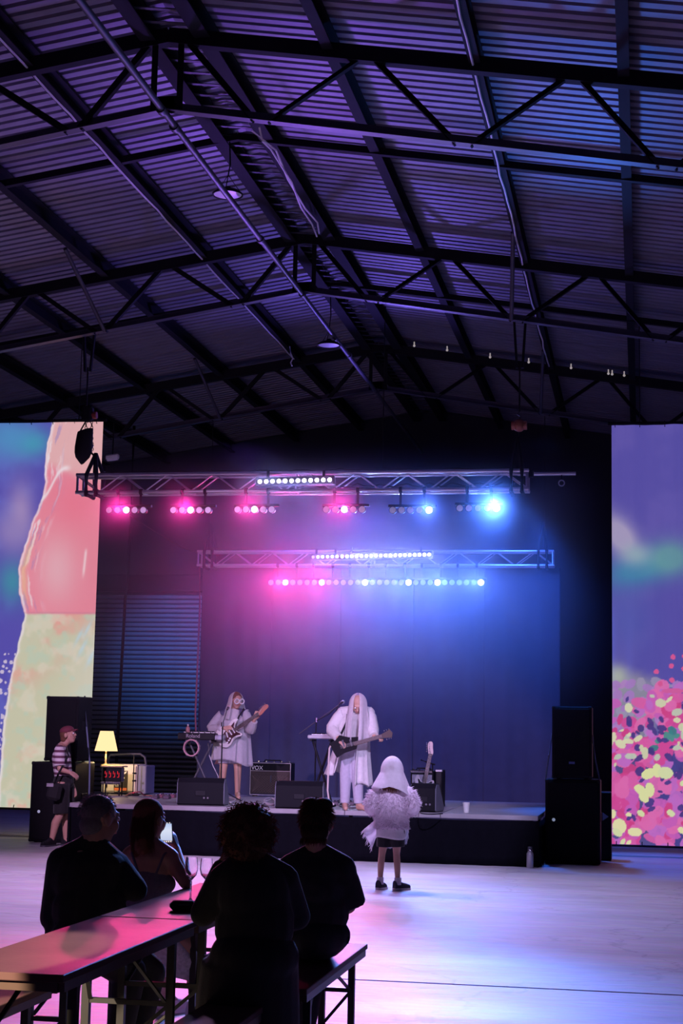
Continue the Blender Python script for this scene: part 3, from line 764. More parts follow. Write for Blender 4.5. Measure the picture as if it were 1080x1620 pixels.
def art_right(X, Y):
    n = hexnoise(X, Y, 31, 70); n2 = hexnoise(X, Y, 32, 16)
    A = np.ones(X.shape+(3,))*col(88, 80, 168)
    A = mixc(A, col(104, 92, 176), sm(.4, .7, n)*.6)
    A = mixc(A, col(72, 92, 176), np.exp(-((X-990)/40)**2-((Y-985)/60)**2)*.5)
    cx = np.exp(-((X-1010)/55)**2-((Y-905-(X-1010)*-.22)/26)**2); A = mixc(A, col(62, 132, 172), np.clip(cx*1.2, 0, 1)*.95)
    A = mixc(A, col(104, 160, 160), np.clip(np.exp(-((X-1058)/34)**2-((Y-888)/26)**2)*1.3, 0, 1)*.8)
    A = mixc(A, col(176, 164, 196), np.clip(np.exp(-((X-980)/30)**2-((Y-852-(X-980)*.6)/30)**2)*1.4, 0, 1)*.92)
    A = mixc(A, col(150, 178, 186), np.exp(-((X-1005)/24)**2-((Y-882)/16)**2)*.8)
    ye = 1052+(X-968)*.25+(n2-.5)*10
    A = mixc(A, col(146, 142, 160), sm(ye-8, ye+28, Y)*sm(1046, 1024, X)*.95)
    A = mixc(A, col(176, 184, 172), np.exp(-((X-975)/16)**2-((Y-1075)/18)**2)*.9)
    lowm = sm(1060, 1120, Y)
    A = mixc(A, col(70, 62, 130), sm(1150, 1200, Y+(n2-.5)*60)*.8)
    rs = np.random.RandomState(11)
    def blobs(N, xr, yr, rr, cols, asp=1.8, alpha=1., dens=None):
        nonlocal A
        for k in range(N):
            cx, cy = rs.uniform(*xr), rs.uniform(*yr)
            if dens and rs.rand() > dens(cx, cy): continue
            a = rs.uniform(*rr); bb = a/rs.uniform(1, asp); th = rs.uniform(0, PI); c = col(*cols[rs.randint(len(cols))])
            c2, s2 = math.cos(th), math.sin(th); dx = X-cx; dy = Y-cy
            mk = ((dx*c2+dy*s2)/a)**2+((-dx*s2+dy*c2)/bb)**2 < 1
            A = np.where(mk[..., None], A*(1-alpha)+c*alpha, A)
    ramp = lambda cx, cy: min(1, max(0, (cy-1075-(1045-cx)*.55)/60))
    blobs(165, (965, 1225), (1085, 1190), (5, 13), [(172, 122, 196), (160, 150, 180), (182, 130, 200)], 2.2, .85, lambda x, y: 1 if x < 1045 else .3)
    blobs(579, (960, 1225), (1090, 1340), (7, 16), [(216, 74, 150), (222, 96, 168), (204, 96, 186), (228, 110, 178), (196, 110, 200), (212, 66, 132)], 2.2, .92, ramp)
    blobs(35, (1010, 1225), (1150, 1205), (4, 10), [(70, 150, 136), (90, 170, 150), (58, 130, 130)], 2.5, .9)
    blobs(96, (990, 1225), (1110, 1300), (4, 9), [(70, 56, 128)], 2.2, .9)
    blobs(71, (960, 1225), (1095, 1215), (3, 10), [(212, 216, 176), (196, 206, 184), (222, 222, 180)], 2.5, .95, lambda x, y: 1 if y > 1140 or x > 1035 else .5)
    blobs(41, (960, 1225), (1200, 1336), (4, 12), [(226, 228, 166), (218, 224, 170), (232, 226, 172)], 1.7, 1)
    for cx, cy in ((1062, 1044), (1080, 1043), (1059, 1058), (1060, 1080), (1079, 1062), (1042, 1086), (1036, 1067), (1100, 1050), (1098, 1070)):
        d = ((X-cx)/4)**2+((Y-cy)/4)**2; A = np.where((d < 1)[..., None], col(220, 90, 150), A)
    d = ((X-1062)/18)**2+((Y-1097)/4)**2; A = np.where((d < 1)[..., None], col(214, 96, 160), A)
    return A
def screen(name, lab, x0, x1, z0, z1, Y, art, inv, strength, folds):
    t = thing(name, lab, 'projection screen', ((x0+x1)/2, Y, z0), 'projection screens beside the stage')
    nu, nv = int((x1-x0)*90), int((z1-z0)*90)
    U, V = np.meshgrid(np.linspace(0, 1, nu+1), np.linspace(0, 1, nv+1))
    X = x0+(x1-x0)*U; Z = z0+(z1-z0)*V
    if folds: W = folds*(np.sin(X*9.1)+.6*np.sin(X*23+.6)+.5*np.sin(X*4.3+2))*(.4+.6*V)
    else: W = .012*np.sin(X*6)*V
    side = x0 if folds else x1
    # the free edge curls a little at the bottom
    bow = .07*np.clip(.35-V, 0, 1)**1.3
    X = X - np.where(folds > 0, bow*(1-U)*1.4, 0)
    co = np.stack([X-(x0+x1)/2, W, Z-z0], -1).reshape(-1, 3)
    me = bpy.data.meshes.new('screen_cloth')
    i = np.arange((nu+1)*(nv+1)).reshape(nv+1, nu+1)
    q = np.stack([i[:-1, :-1], i[:-1, 1:], i[1:, 1:], i[1:, :-1]], -1).reshape(-1, 4)
    me.vertices.add(len(co)); me.vertices.foreach_set('co', co.ravel().astype('f4'))
    me.loops.add(q.size); me.loops.foreach_set('vertex_index', q.ravel().astype('i4'))
    me.polygons.add(len(q)); me.polygons.foreach_set('loop_start', np.arange(0, q.size, 4, dtype='i4'))
    me.polygons.foreach_set('loop_total', np.full(len(q), 4, dtype='i4'))
    me.polygons.foreach_set('use_smooth', np.ones(len(q), dtype=bool)); me.update(calc_edges=True)
    px, py = inv(U, V)
    c = art(px, py)/255.; c = np.where(c <= .04045, c/12.92, ((c+.055)/1.055)**2.4)
    at = me.color_attributes.new('projection', 'FLOAT_COLOR', 'POINT')
    at.data.foreach_set('color', np.concatenate([c.reshape(-1, 3), np.ones((len(co), 1))], 1).ravel().astype('f4'))
    m = bpy.data.materials.new(name+'_projected'); m.use_nodes = True; nt = m.node_tree; b = nt.nodes['Principled BSDF']
    b.inputs['Base Color'].default_value = (.14, .14, .15, 1); b.inputs['Roughness'].default_value = .9
    v = nt.nodes.new('ShaderNodeVertexColor'); v.layer_name = 'projection'
    nt.links.new(v.outputs[0], b.inputs['Emission Color']); b.inputs['Emission Strength'].default_value = strength
    me.materials.append(m)
    o = bpy.data.objects.new('screen_cloth', me); C.objects.link(o); o.parent = t
    MB().cyl((x0-.05, Y+.03, z1+.03), (x1+.05, Y+.03, z1+.03), .022, n=8).part('top_pipe', M_steel, t, True)
    MB().cyl((x0-.03, Y+.03, z0-.02), (x1+.03, Y+.03, z0-.02), .014, n=8).part('bottom_pipe', M_steel, t, True)
    for k in range(int((x1-x0)/.35)+1):
        x = x0+.05+k*.35
        if x < x1: MB().tube([(x, Y+.0, z1-.03), (x, Y-.02, z1+.02), (x, Y+.05, z1+.06)], .008, 5).part('tie', M_strap, t); MB().tube([(x, Y+.0, z0+.04), (x, Y-.02, z0), (x, Y+.04, z0-.03)], .007, 5).part('tie', M_strap, t)
    for x in (x0+.4, x1-.4): MB().cyl((x, Y+.03, z1+.03), (x, Y+.03, ZR-S*abs(x-XR)-.1), .008, n=5).part('hanging_wire', M_chain, t)
    return t
YSC = 23.2
a, b_ = P(163, 667, YSC), P(143, 1281, YSC)
screen('projection_screen', 'left projection screen glowing with a pink glassy form', a.x-2.6, a.x, b_.z, a.z, YSC, art_left,
       lambda U, V: (163-20*(1-V)+(U-1)*2.6*FPX/24.1, 1281-V*614), .86, 0)
a, b_ = P(967, 673, YSC), P(963, 1335, YSC)
screen('projection_screen', 'right projection screen glowing violet above pink and yellow confetti', a.x, a.x+2.2, b_.z, a.z, YSC, art_right,
       lambda U, V: (967+U*2.2*FPX/22.6, 1335-V*662), .85, .02)
# black masking legs beside the right screen
# ------------------------------------------------------------------ loudspeakers
def cabinet(name, lab, xa, xb, z0, z1, Y, D, group, rz=0., logo=None, handle=True, led=None):
    c = Vector(((xa+xb)/2, Y, z0)); wd = xb-xa; ht = z1-z0
    t = thing(name, lab, 'loudspeaker', (0, 0, 0), group)
    MB().box((0, D/2, ht/2), (wd, D, ht), bev=.018).part('cabinet', M_blackcab, t)
    MB().box((0, -.008, ht/2), (wd-.05, .02, ht-.06), bev=.008).part('grille', M_grille, t)
    for sx in (-1, 1):
        for sz in (0, 1):
            MB().box((sx*(wd/2-.022), .02, .022+sz*(ht-.044)), (.05, .05, .05), bev=.012).part('corner', M_black, t)
    if handle:
        for sx in (-1, 1):
            MB().box((sx*(wd/2+.002), D*.5, ht*.55), (.012, .22, .12), bev=.01).part('handle', M_black, t)
    for sx in (-1, 1):
        for sy in (.08, D-.08): MB().cyl((sx*(wd/2-.08), sy, -.012), (sx*(wd/2-.08), sy, .01), .025, n=8).part('foot', M_rubber, t)
    if logo: MB().box((0.0, -.022, logo), (.075, .006, .032), bev=.003).part('badge', M_badge, t, label='small bluish maker badge')
    if led: MB().cyl((led[0], -.02, led[1]), (led[0], -.012, led[1]), .022, n=10).part('indicator', M_badge2, t, True)
    t.location = c+Vector((0, 0, .012)); t.rotation_euler = (0, 0, rz)
    return t
M_badge = pmat('badge_blue', (.10, .14, .35), .4, .3)
M_badge2 = pmat('badge_pale', (.6, .65, .75), .4, .3, emit=(.5, .6, .8), estr=.3)
YLs = 22.05
xa, xb = P(50, 1210, YLs).x, P(119, 1210, YLs).x; zs = P(90, 1207, YLs).z
cabinet('subwoofer', 'wide black bass speaker at bottom of left stack, behind the cap wearer', xa, xb, 0, zs, YLs, .85, 'loudspeaker stacks', .0, led=(-.18, .42))
xa, xb = P(71, 1150, YLs+.1).x, P(125, 1150, YLs+.1).x
cabinet('loudspeaker', 'tall black speaker on top of left stack before the glowing screen', xa, xb, zs+.014, P(98, 1103, YLs+.1).z, YLs+.08, .46, 'loudspeaker stacks', -.12)
YRs = 21.3
xa, xb = P(862, 1300, YRs).x, P(949, 1300, YRs).x; zs2 = P(905, 1235, YRs).z
cabinet('subwoofer', 'wide black bass speaker at bottom of right stack', xa, xb, 0, zs2, YRs, .75, 'loudspeaker stacks', .0, led=(-.24, .55))
xa, xb = P(873, 1170, YRs+.05).x, P(936, 1170, YRs+.05).x
cabinet('loudspeaker', 'tall black speaker with blue badge on top of right stack', xa, xb, zs2+.014, P(905, 1119, YRs+.05).z, YRs+.03, .5, 'loudspeaker stacks', .0, logo=.2)
# ratchet straps over the top speakers
for (pts, lab) in (([P(134, 1101, YLs+.3), P(137, 1150, YLs+.28), P(142, 1207, YLs+.2), P(141, 1262, YLs+.2)], 'blue-grey strap slanting down left speaker stack'),
                   ([P(873, 1160, YRs+.2), P(868, 1195, YRs+.15), P(862.5, 1232, YRs+.1)], 'blue-lit strap slanting down left side of right stack'),
                   ([P(937, 1165, YRs+.25), P(941, 1200, YRs+.22), P(948, 1234, YRs+.2)], 'dark strap slanting down right side of right stack')):
    MB().tube(pts, .012, 6).single('ratchet_strap', M_strapb, tuple(pts[-1]), lab, 'strap', smooth=True) if 'M_strapb' in globals() else None
    if 'M_strapb' not in globals():
        M_strapb = pmat('grey_blue_webbing', (.16, .2, .32), .8)
        MB().tube(pts, .012, 6).single('ratchet_strap', M_strapb, tuple(pts[-1]), lab, 'strap', smooth=True)
# warning triangle on a crate beside the right stack
p = P(957, 1292, YRs+.85)
t = thing('flight_case', 'dark case beside right speaker stack with pale triangle mark', 'case', (p.x-.02, p.y+.2, 0))
MB().box((p.x-.02, p.y+.2, .45), (.20, .36, .9), bev=.012).part('body', M_black, t)
MB().prism([(-.035, -.055), (.045, 0), (-.035, .055)], ((p.x, p.y+.012, p.z), (1, 0, 0), (0, 0, 1), (0, 1, 0)), .008).part('triangle_mark', pmat('pale_blue_print', (.45, .52, .72), .6), t)
# ------------------------------------------------------------------ bottle and cup
def px_thing(x, y, z):
    d = (x-540)/FPX*RT - (y-810)/FPX*UP + FW; return d*((z-H)/d.z)+Vector((0, 0, H))
p = px_thing(838, 1370, 0); p = Vector((P(838, 1370, SY0-.13).x, SY0-.13, 0))
t = thing('steel_bottle', 'brushed steel drinking bottle standing on floor before the stage', 'bottle', tuple(p))
MB().lathe([(0, .0), (.040, 0), (.043, .006), (.043, .165), (.040, .18), (.028, .196), (.026, .205)], p, 20).part('body', pmat('brushed_steel', (.62, .58, .62), .35, .7), t, True)
MB().lathe([(.03, .203), (.034, .206), (.034, .222), (.03, .226)], p, 20).part('collar', M_chrome, t, True)
MB().lathe([(.026, .226), (.028, .23), (.028, .252), (.024, .258), (0, .26)], p, 20).part('lid', M_steel2, t, True)
p = px_thing(737, 1286, SZ); p.y = max(p.y, SY0+.06)
t = thing('plastic_cup', 'white plastic cup near the front edge of the stage', 'cup', tuple(p))
M_cup = pmat('translucent_white_plastic', (.85, .85, .82), .4, 0, 10, .03)
cloth(MB().lathe([(0.0, .003), (.032, .003), (.036, .03), (.046, .125), (.049, .13), (.047, .128), (.034, .03), (.030, .008)], p, 20, caps=False).part('cup_body', M_cup, t, True), .001)

# ------------------------------------------------------------------ stage gear
def wedge(xl, xr, yt, yb, Y, rz, lab):
    a, b = P(xl, yb, Y), P(xr, yb, Y); wd = (b-a).length; ht = P(xl, yt, Y).z-SZ; c = (a+b)/2
    t = thing('floor_monitor', lab, 'loudspeaker', (0, 0, 0), 'wedge monitors on the stage')
    d = .46
    prof = [(0, .02), (.03, .0), (d-.02, 0), (d, .03), (d*.98, .07), (.17, ht), (.07, ht), (0, ht-.06)]
    MB().prism(prof, ((0, 0, 0), (0, 1, 0), (0, 0, 1), (1, 0, 0)), wd).part('cabinet', M_blackcab, t)
    for sx in (-1, 1):
        MB().prism([(x*.96+.008, z*.94+.01) for x, z in prof], ((sx*(wd/2+.004), 0, 0), (0, 1, 0), (0, 0, 1), (1, 0, 0)), .012).part('side_panel', M_sidep, t)
    p0, p1 = Vector((0, d*.94, .10)), Vector((0, .20, ht-.03)); dd = (p1-p0)
    nrm = Vector((0, dd.z, -dd.y)).normalized()
    MB().bar(p0+nrm*.006, p1+nrm*.006, wd-.06, .012, tuple(nrm)).part('grille', M_grille, t)
    MB().box((0, -.004, ht*.45), (.14, .012, .07), bev=.01).part('handle', M_black, t)
    b = MB(); b.cyl((.05, -.012, .10), (.05, .0, .10), .014, n=8); b.cyl((.10, -.012, .10), (.10, .0, .10), .014, n=8); b.part('socket', M_chrome, t)
    t.location = (c.x, Y, SZ); t.rotation_euler = (0, 0, rz); return t
M_sidep = pmat('wedge_side_lit_tone', (.16, .17, .22), .45, .1, 20, .15)  # far lighter than the black cabinet: light on the side put into colour
wedge(281, 352, 1230, 1273, 20.95, .10, 'left wedge monitor in front of the first guitarist')
wedge(436, 509, 1235, 1277, 20.78, .10, 'middle wedge monitor left of the second guitarist')
wedge(648, 688, 1239, 1284, 20.85, -.12, 'right wedge monitor half hidden behind the child')

def stand_x(t, c, w, z0, z1, mat):
    """an X stand: two crossed tubes and feet, in the plane facing the hall"""
    for s in (-1, 1):
        MB().cyl((c.x-s*w, c.y+.02*s, z0+.02), (c.x+s*w*.8, c.y+.02*s, z1), .016, n=8).part('leg', mat, t, True)
        MB().cyl((c.x-s*w, c.y-.17, z0+.018), (c.x-s*w, c.y+.17, z0+.018), .016, n=8).part('foot', mat, t, True)
        MB().cyl((c.x+s*w*.8, c.y-.15, z1), (c.x+s*w*.8, c.y+.15, z1), .016, n=8).part('top_bar', mat, t, True)
def keyboard(name, lab, xl, xr, y, Y, D, Hh, body, key, nkeys):
    a, b = P(xl, y, Y), P(xr, y, Y); c = (a+b)/2; wd = b.x-a.x
    t = thing(name, lab, 'keyboard', tuple(c))
    MB().box(c+Vector((0, D/2, 0)), (wd, D, Hh), bev=.012).part('body', body, t)
    kw = (wd-.10)/nkeys
    for k in range(nkeys):
        MB().box((a.x+.05+kw*(k+.5), c.y+D-.085, c.z+Hh/2+.006), (kw*.92, .15, .016)).part('key', key, t)
    b2 = MB()
    for k in range(nkeys):
        if k % 7 not in (2, 6): b2.box((a.x+.05+kw*(k+1), c.y+D-.12, c.z+Hh/2+.02), (kw*.5, .09, .016))
    b2.part('black_keys', M_black, t, kind='stuff')
    for k in range(5): MB().cyl((a.x+.12+k*wd*.16, c.y+.06, c.z+Hh/2), (a.x+.12+k*wd*.16, c.y+.06, c.z+Hh/2+.02), .011, n=8).part('knob', M_chrome, t)
    return t, c, wd
YK = 22.7
t, c, wd = keyboard('keyboard', 'black keyboard on cross stand left of the first guitarist', 281, 340, 1165, YK, .30, .10, M_black, M_white, 24)
text('Roland', 'lettering', pmat('grey_print', (.4, .38, .42), .5), t, (c.x-.05, c.y-.002, c.z+.005), .075)
MB().box((P(344, 1168, YK).x, YK+.12, c.z-.01), (.16, .22, .075), bev=.012).part('end_cheek', pmat('blue_lit_grey_case', (.45, .46, .55), .35, .3), t)
s = thing('keyboard_stand', 'dark cross legged stand under the black keyboard', 'stand', (c.x, YK+.15, SZ))
stand_x(s, Vector((c.x+.03, YK+.15, 0)), .22, SZ, c.z-.066, M_steel2)
p = P(303, 1183, YK-.03)
tb = thing('tambourine', 'pinkish round tambourine hanging below the black keyboard', 'tambourine', tuple(p))
MB().lathe([(.105, -.022), (.122, -.022), (.122, .022), (.105, .022), (.105, -.022)], p, 32, (.12, 1, 0)).part('hoop', pmat('pale_pink_hoop', (.62, .34, .38), .35), tb, True)
for k in range(8):
    a = 2*PI*k/8+.2; q = p+Vector((.118*math.cos(a), -.014*math.cos(a), .118*math.sin(a)))
    b = MB(); b.cyl(q+Vector((0, -.014, 0)), q+Vector((0, -.008, 0)), .018, n=8); b.cyl(q+Vector((0, .008, 0)), q+Vector((0, .014, 0)), .018, n=8); b.part('jingle', M_chrome, tb)
MB().tube([p+Vector((0, 0, .115)), p+Vector((0.005, .03, .15)), (p.x, p.y+.04, c.z-.045)], .006, 5).part('hanging_loop', M_strap, tb)
p = Vector((P(297, 1160, YK+.08).x, YK+.08, c.z+.052))
bt = thing('small_bottle', 'small pink lit bottle standing on the black keyboard', 'bottle', tuple(p))
MB().lathe([(0, 0), (.028, 0), (.03, .01), (.03, .07), (.012, .09), (.011, .10)], p, 14).part('glass', pmat('pinkish_bottle', (.45, .22, .22), .25), bt, True)
MB().cyl(p+Vector((0, 0, .098)), p+Vector((0, 0, .118)), .014, n=10).part('cap', M_white, bt)

YK2 = 21.42
t, c, wd = keyboard('synthesizer', 'slim pale keyboard beside the second guitarist', 486, 529, 1166, YK2, .20, .05, pmat('pale_grey_case', (.5, .5, .54), .35, .2), M_white, 14)
s = thing('keyboard_stand', 'black cross legged stand under the slim pale keyboard', 'stand', (c.x, YK2+.1, SZ))
stand_x(s, Vector((c.x, YK2+.1, 0)), .16, SZ, c.z-.042, M_black)

def mic_stand(name, lab, px_, ytop, Y, boom, mic_end, boom_back=None):
    p = P(px_, ytop, Y); t = thing(name, lab, 'microphone stand', (p.x, Y, SZ))
    MB().cyl((p.x, Y, SZ+.12), p, .010, n=8).part('pole', M_black, t, True)
    for k in range(3):
        a = 2*PI*k/3+.5
        MB().cyl((p.x, Y, SZ+.16), (p.x+.30*math.cos(a), Y+.30*math.sin(a), SZ+.012), .008, n=6).part('leg', M_black, t, True)
    MB().cyl((p.x, Y, SZ+.10), (p.x, Y, SZ+.19), .02, n=8).part('collar', M_black, t)
    MB().cyl(p+Vector((0, 0, -.03)), p+Vector((0, 0, .03)), .02, n=8).part('clutch', M_chrome, t)
    m0 = boom_back or p; 
    MB().cyl(m0, mic_end, .0075, n=8).part('boom', M_steel2 if boom_back else M_chrome, t, True)
    return t
M_mesh = pmat('microphone_mesh', (.55, .55, .58), .4, .8, 200, .3)
def microphone(lab, tail, tip):
    tail, tip = Vector(tail), Vector(tip); d = (tip-tail).normalized()
    t = thing('microphone', lab, 'microphone', tuple(tail))
    MB().cyl(tail, tail+d*.13, .012, .017, n=10).part('handle', M_black, t, True)
    b = MB(); b.cyl(tail+d*.13, tail+d*.145, .026, n=12); b.ell(tail+d*.165, .026); b.part('head', M_mesh, t, True)
YM = 22.3
e = P(359, 1123, YM-.1)
mic_stand('microphone_stand', 'thin black microphone stand before the first guitarist', 352, 1146, YM, 0, e)
microphone('pale lit microphone pointing at the first guitarist', e, P(362, 1117, YM+.12))
YM = 22.0
e = P(536, 1115, YM-.05)
mic_stand('microphone_stand', 'boom microphone stand left of the second guitarist', 500, 1139, YM, 1, e, P(473, 1161, YM+.05))
microphone('microphone at the boom end above the second guitarist shoulder', e, P(543, 1110, YM+.12))
b = MB(); b.tube([P(540, 1112, YM), P(534, 1118, YM-.04), P(531, 1126, YM-.04), P(533, 1118, YM-.02), P(520, 1130, YM-.03), P(501, 1140, YM-.02)], .006, 5)
b.single('microphone_cable', M_black, tuple(P(540, 1112, YM)), 'black cable looped along the microphone boom', 'cable', smooth=True)
p = px_thing(210, 1259, SZ)
t = thing('microphone_stand', 'short thin stand before the pale cabinet on the left', 'microphone stand', tuple(p))
MB().cyl(p+Vector((0, 0, .01)), p+Vector((.0, 0, .60)), .009, n=8).part('pole', M_black, t)
MB().cyl(p, p+Vector((0, 0, .02)), .10, .09, n=16).part('base', M_black, t)
for z in (.22, .33): MB().box(p+Vector((.015, 0, z)), (.06, .03, .025), bev=.006).part('clutch', M_black, t)

# guitar amplifier with white piping
YA = 24.35
a, b_ = P(394, 1257, YA), P(461, 1207, YA); wd = b_.x-a.x; ht = b_.z-SZ; cx = (a.x+b_.x)/2
t = thing('guitar_amplifier', 'black guitar amplifier with pale piping and small white lettering', 'amplifier', (cx, YA, SZ))
MB().box((cx, YA+.13, SZ+ht/2+.02), (wd, .26, ht-.04), bev=.012).part('cabinet', M_blackcab, t)
MB().box((cx, YA-.004, SZ+.03+ht*.37), (wd-.05, .012, ht*.68)).part('grille', pmat('brown_diamond_grille', (.05, .032, .03), .7, 0, 70, .6, .3, 90), t)
b = MB(); z0, z1, zm = SZ+.025, SZ+ht-.01, SZ+ht*.75
for (p0, p1) in (((-1, z0), (1, z0)), ((-1, z1), (1, z1)), ((-1, z0), (-1, z1)), ((1, z0), (1, z1)), ((-1, zm), (1, zm))):
    b.cyl((cx+p0[0]*(wd/2-.012), YA-.006, p0[1]), (cx+p1[0]*(wd/2-.012), YA-.006, p1[1]), .0055, n=6)
b.part('piping', pmat('pale_piping', (.55, .5, .52), .5), t)
b = MB()
for k in range(-7, 8):
    for s in (-1, 1):
        x = cx+k*.045
        b.bar((max(cx-wd/2+.04, min(cx+wd/2-.04, x-s*.16)), YA-.0115, SZ+.06), (max(cx-wd/2+.04, min(cx+wd/2-.04, x+s*.16)), YA-.0115, SZ+.32), .003, .002, (0, 1, 0))
b.part('diamond_stitching', pmat('brown_stitching', (.13, .09, .08), .7), t, kind='stuff')
text('VOX', 'lettering', pmat('white_print', (.8, .78, .78), .5), t, (cx-wd*.32, YA-.012, SZ+ht*.83), .085)
MB().tube([(cx-.14, YA+.13, SZ+ht-.005), (cx-.12, YA+.13, SZ+ht+.03), (cx+.12, YA+.13, SZ+ht+.03), (cx+.14, YA+.13, SZ+ht-.005)], .012, 6).part('handle', M_black, t, True)
for k in range(5): MB().cyl((cx-.2+k*.12, YA+.06, SZ+ht), (cx-.2+k*.12, YA+.06, SZ+ht+.022), .011, n=8).part('knob', M_chrome, t)
for sx in (-1, 1):
    for y in (.04, .22): MB().cyl((cx+sx*(wd/2-.06), YA+y, SZ), (cx+sx*(wd/2-.06), YA+y, SZ+.025), .02, n=8).part('foot', M_rubber, t)
MB().box((cx+.01, YA-.014, SZ+ht*.52), (.022, .01, .11), bev=.004).part('hanging_tag', M_steel2, t)
# small amp on the right with a guitar leaning against it
YA = 22.45
a, b_ = P(649, 1250, YA), P(686, 1219, YA); wd = b_.x-a.x; ht = b_.z-SZ; cx = (a.x+b_.x)/2
t = thing('guitar_amplifier', 'small patterned amplifier behind the right wedge monitor', 'amplifier', (cx, YA, SZ))
M_tweed = pmat('speckled_grille_cloth', (.30, .29, .36), .7, 0, 60, .7)
MB().box((cx, YA+.12, SZ+ht/2), (wd, .24, ht), bev=.014).part('cabinet', M_blackcab, t)
MB().box((cx, YA-.004, SZ+ht*.47), (wd-.04, .012, ht*.82), bev=.005).part('grille', M_tweed, t)
MB().box((cx, YA-.006, SZ+ht-.02), (wd-.02, .014, .03), bev=.004).part('control_panel', M_chrome, t)
for k in range(4): MB().cyl((cx-.13+k*.085, YA+.04, SZ+ht), (cx-.13+k*.085, YA+.04, SZ+ht+.02), .012, n=8).part('knob', M_chrome, t)
for sx in (-1, 1): MB().box((cx+sx*(wd/2-.015), YA, SZ+ht-.015), (.035, .03, .035), bev=.01).part('corner', M_chrome, t)
MB().tube([(cx-.10, YA+.12, SZ+ht), (cx-.09, YA+.12, SZ+ht+.025), (cx+.09, YA+.12, SZ+ht+.025), (cx+.10, YA+.12, SZ+ht)], .01, 6).part('handle', M_black, t, True)
xa, xb = P(689, 1240, 22.3).x, P(699, 1240, 22.3).x
t = thing('equipment_case', 'tall narrow black case right of the small patterned amplifier', 'case', ((xa+xb)/2, 22.3, SZ))
hz = P(694, 1218, 22.3).z-SZ
MB().box(((xa+xb)/2, 22.48, SZ+hz/2), (xb-xa, .40, hz), bev=.012).part('body', M_black, t)
MB().box(((xa+xb)/2, 22.3, SZ+hz-.012), (xb-xa+.008, .05, .03), bev=.006).part('corner_trim', M_alu, t)

# ------------------------------------------------------------------ guitars
def smooth_poly(pts, n=4):
    out = []; N = len(pts)
    for i in range(N):
        p0, p1, p2, p3 = [Vector(pts[(i+k-1) % N]) for k in range(4)]
        for j in range(n):
            t = j/n; out.append(tuple(.5*((2*p1)+(-p0+p2)*t+(2*p0-5*p1+4*p2-p3)*t*t+(-p0+3*p1-3*p2+p3)*t**3)))
    return out
STRAT = [(-.22, 0), (-.21, .08), (-.16, .14), (-.08, .155), (-.01, .12), (.05, .115), (.12, .145), (.185, .135), (.20, .10), (.15, .075), (.11, .04), (.11, -.035), (.135, -.07), (.155, -.11), (.125, -.128), (.07, -.11), (0, -.115), (-.07, -.15), (-.15, -.15), (-.205, -.09)]
M_strings = pmat('guitar_strings', (.7, .7, .7), .3, 1)
def guitar(lab, body_m, guard_m, head_m, group=None):
    t = thing('electric_guitar', lab, 'guitar', (0, 0, 0), group)
    fr = lambda z: ((0, 0, z), (1, 0, 0), (0, 1, 0), (0, 0, 1))
    b = MB(); ol = smooth_poly(STRAT); n = len(ol)
    vs = []
    for z, k in ((-.021, .96), (-.014, 1), (.014, 1), (.021, .96)): vs += [(x*k, y*k, z) for x, y in ol]
    b.add(vs, [tuple(range(n-1, -1, -1)), tuple(range(3*n, 4*n))]+[(q*n+i, q*n+(i+1) % n, (q+1)*n+(i+1) % n, (q+1)*n+i) for q in range(3) for i in range(n)])
    bo = b.part('body', body_m, t, True)
    pg = [(-.10, -.12), (-.05, -.115), (0, -.085), (.07, -.085), (.13, -.105), (.13, -.08), (.10, -.04), (.10, .045), (.13, .075), (.14, .10), (.09, .085), (.03, .07), (-.06, .055), (-.10, .02), (-.11, -.05)]
    MB().prism(smooth_poly(pg, 3), fr(.0225), .003).part('pickguard', guard_m, bo)
    for x in (.07, .015, -.045): MB().box((x, 0, .027), (.02, .082, .012), Matrix.Rotation(.05 if x > -.04 else -.2, 3, 'Z'), .004).part('pickup', M_white, bo)
    MB().box((-.105, 0, .027), (.035, .08, .012), bev=.004).part('bridge', M_chrome, bo)
    for x, y in ((-.06, -.085), (-.095, -.10), (-.03, -.07)): MB().cyl((x, y, .022), (x, y, .036), .013, n=10).part('knob', M_white, bo)
    MB().box((.30, 0, .014), (.44, .048, .026), bev=.008).part('neck', M_hn, t, label=None)
    f = MB().box((.29, 0, .029), (.46, .050, .006)).part('fretboard', M_fret, t)
    for k in range(14):
        x = .52-.46*(1-2**(-(k+1)/12)); MB().box((x, 0, .0335), (.003, .05, .003)).part('fret', M_chrome, f)
    hd = [(.51, -.026), (.51, .026), (.545, .035), (.60, .052), (.66, .062), (.695, .05), (.70, .02), (.68, .0), (.62, -.012), (.56, -.03)]
    h = MB().prism(smooth_poly(hd, 2), fr(.012), .018).part('headstock', head_m, t)
    for k in range(6):
        x = .55+k*.024; y = .042+k*.0045
        bb = MB(); bb.cyl((x, y-.02, .02), (x, y-.02, .034), .005, n=6); bb.box((x, y+.016, .012), (.012, .022, .010), bev=.003); bb.part('tuner', M_chrome, h)
    b = MB()
    for k in range(6):
        y = -.02+.008*k; b.bar((-.105, y*1.25, .036), (.52, y*.85, .037), .0012, .0012)
        b.bar((.52, y*.85, .037), (.55+k*.024, .022+k*.0045, .03), .0012, .0012)
    b.part('strings', M_strings, t, kind='stuff')
    return t
M_hn = pmat('maple_neck', (.42, .22, .12), .4); M_fret = pmat('dark_fretboard', (.06, .035, .03), .5)
def place(o, org, ax, nrm):
    ax = Vector(ax).normalized(); nrm = Vector(nrm); nrm = (nrm-ax*nrm.dot(ax)).normalized(); ay = nrm.cross(ax)
    M = Matrix((ax, ay, nrm)).transposed().to_4x4(); M.translation = Vector(org); o.matrix_world = M; o.matrix_basis = M
YG = 22.86
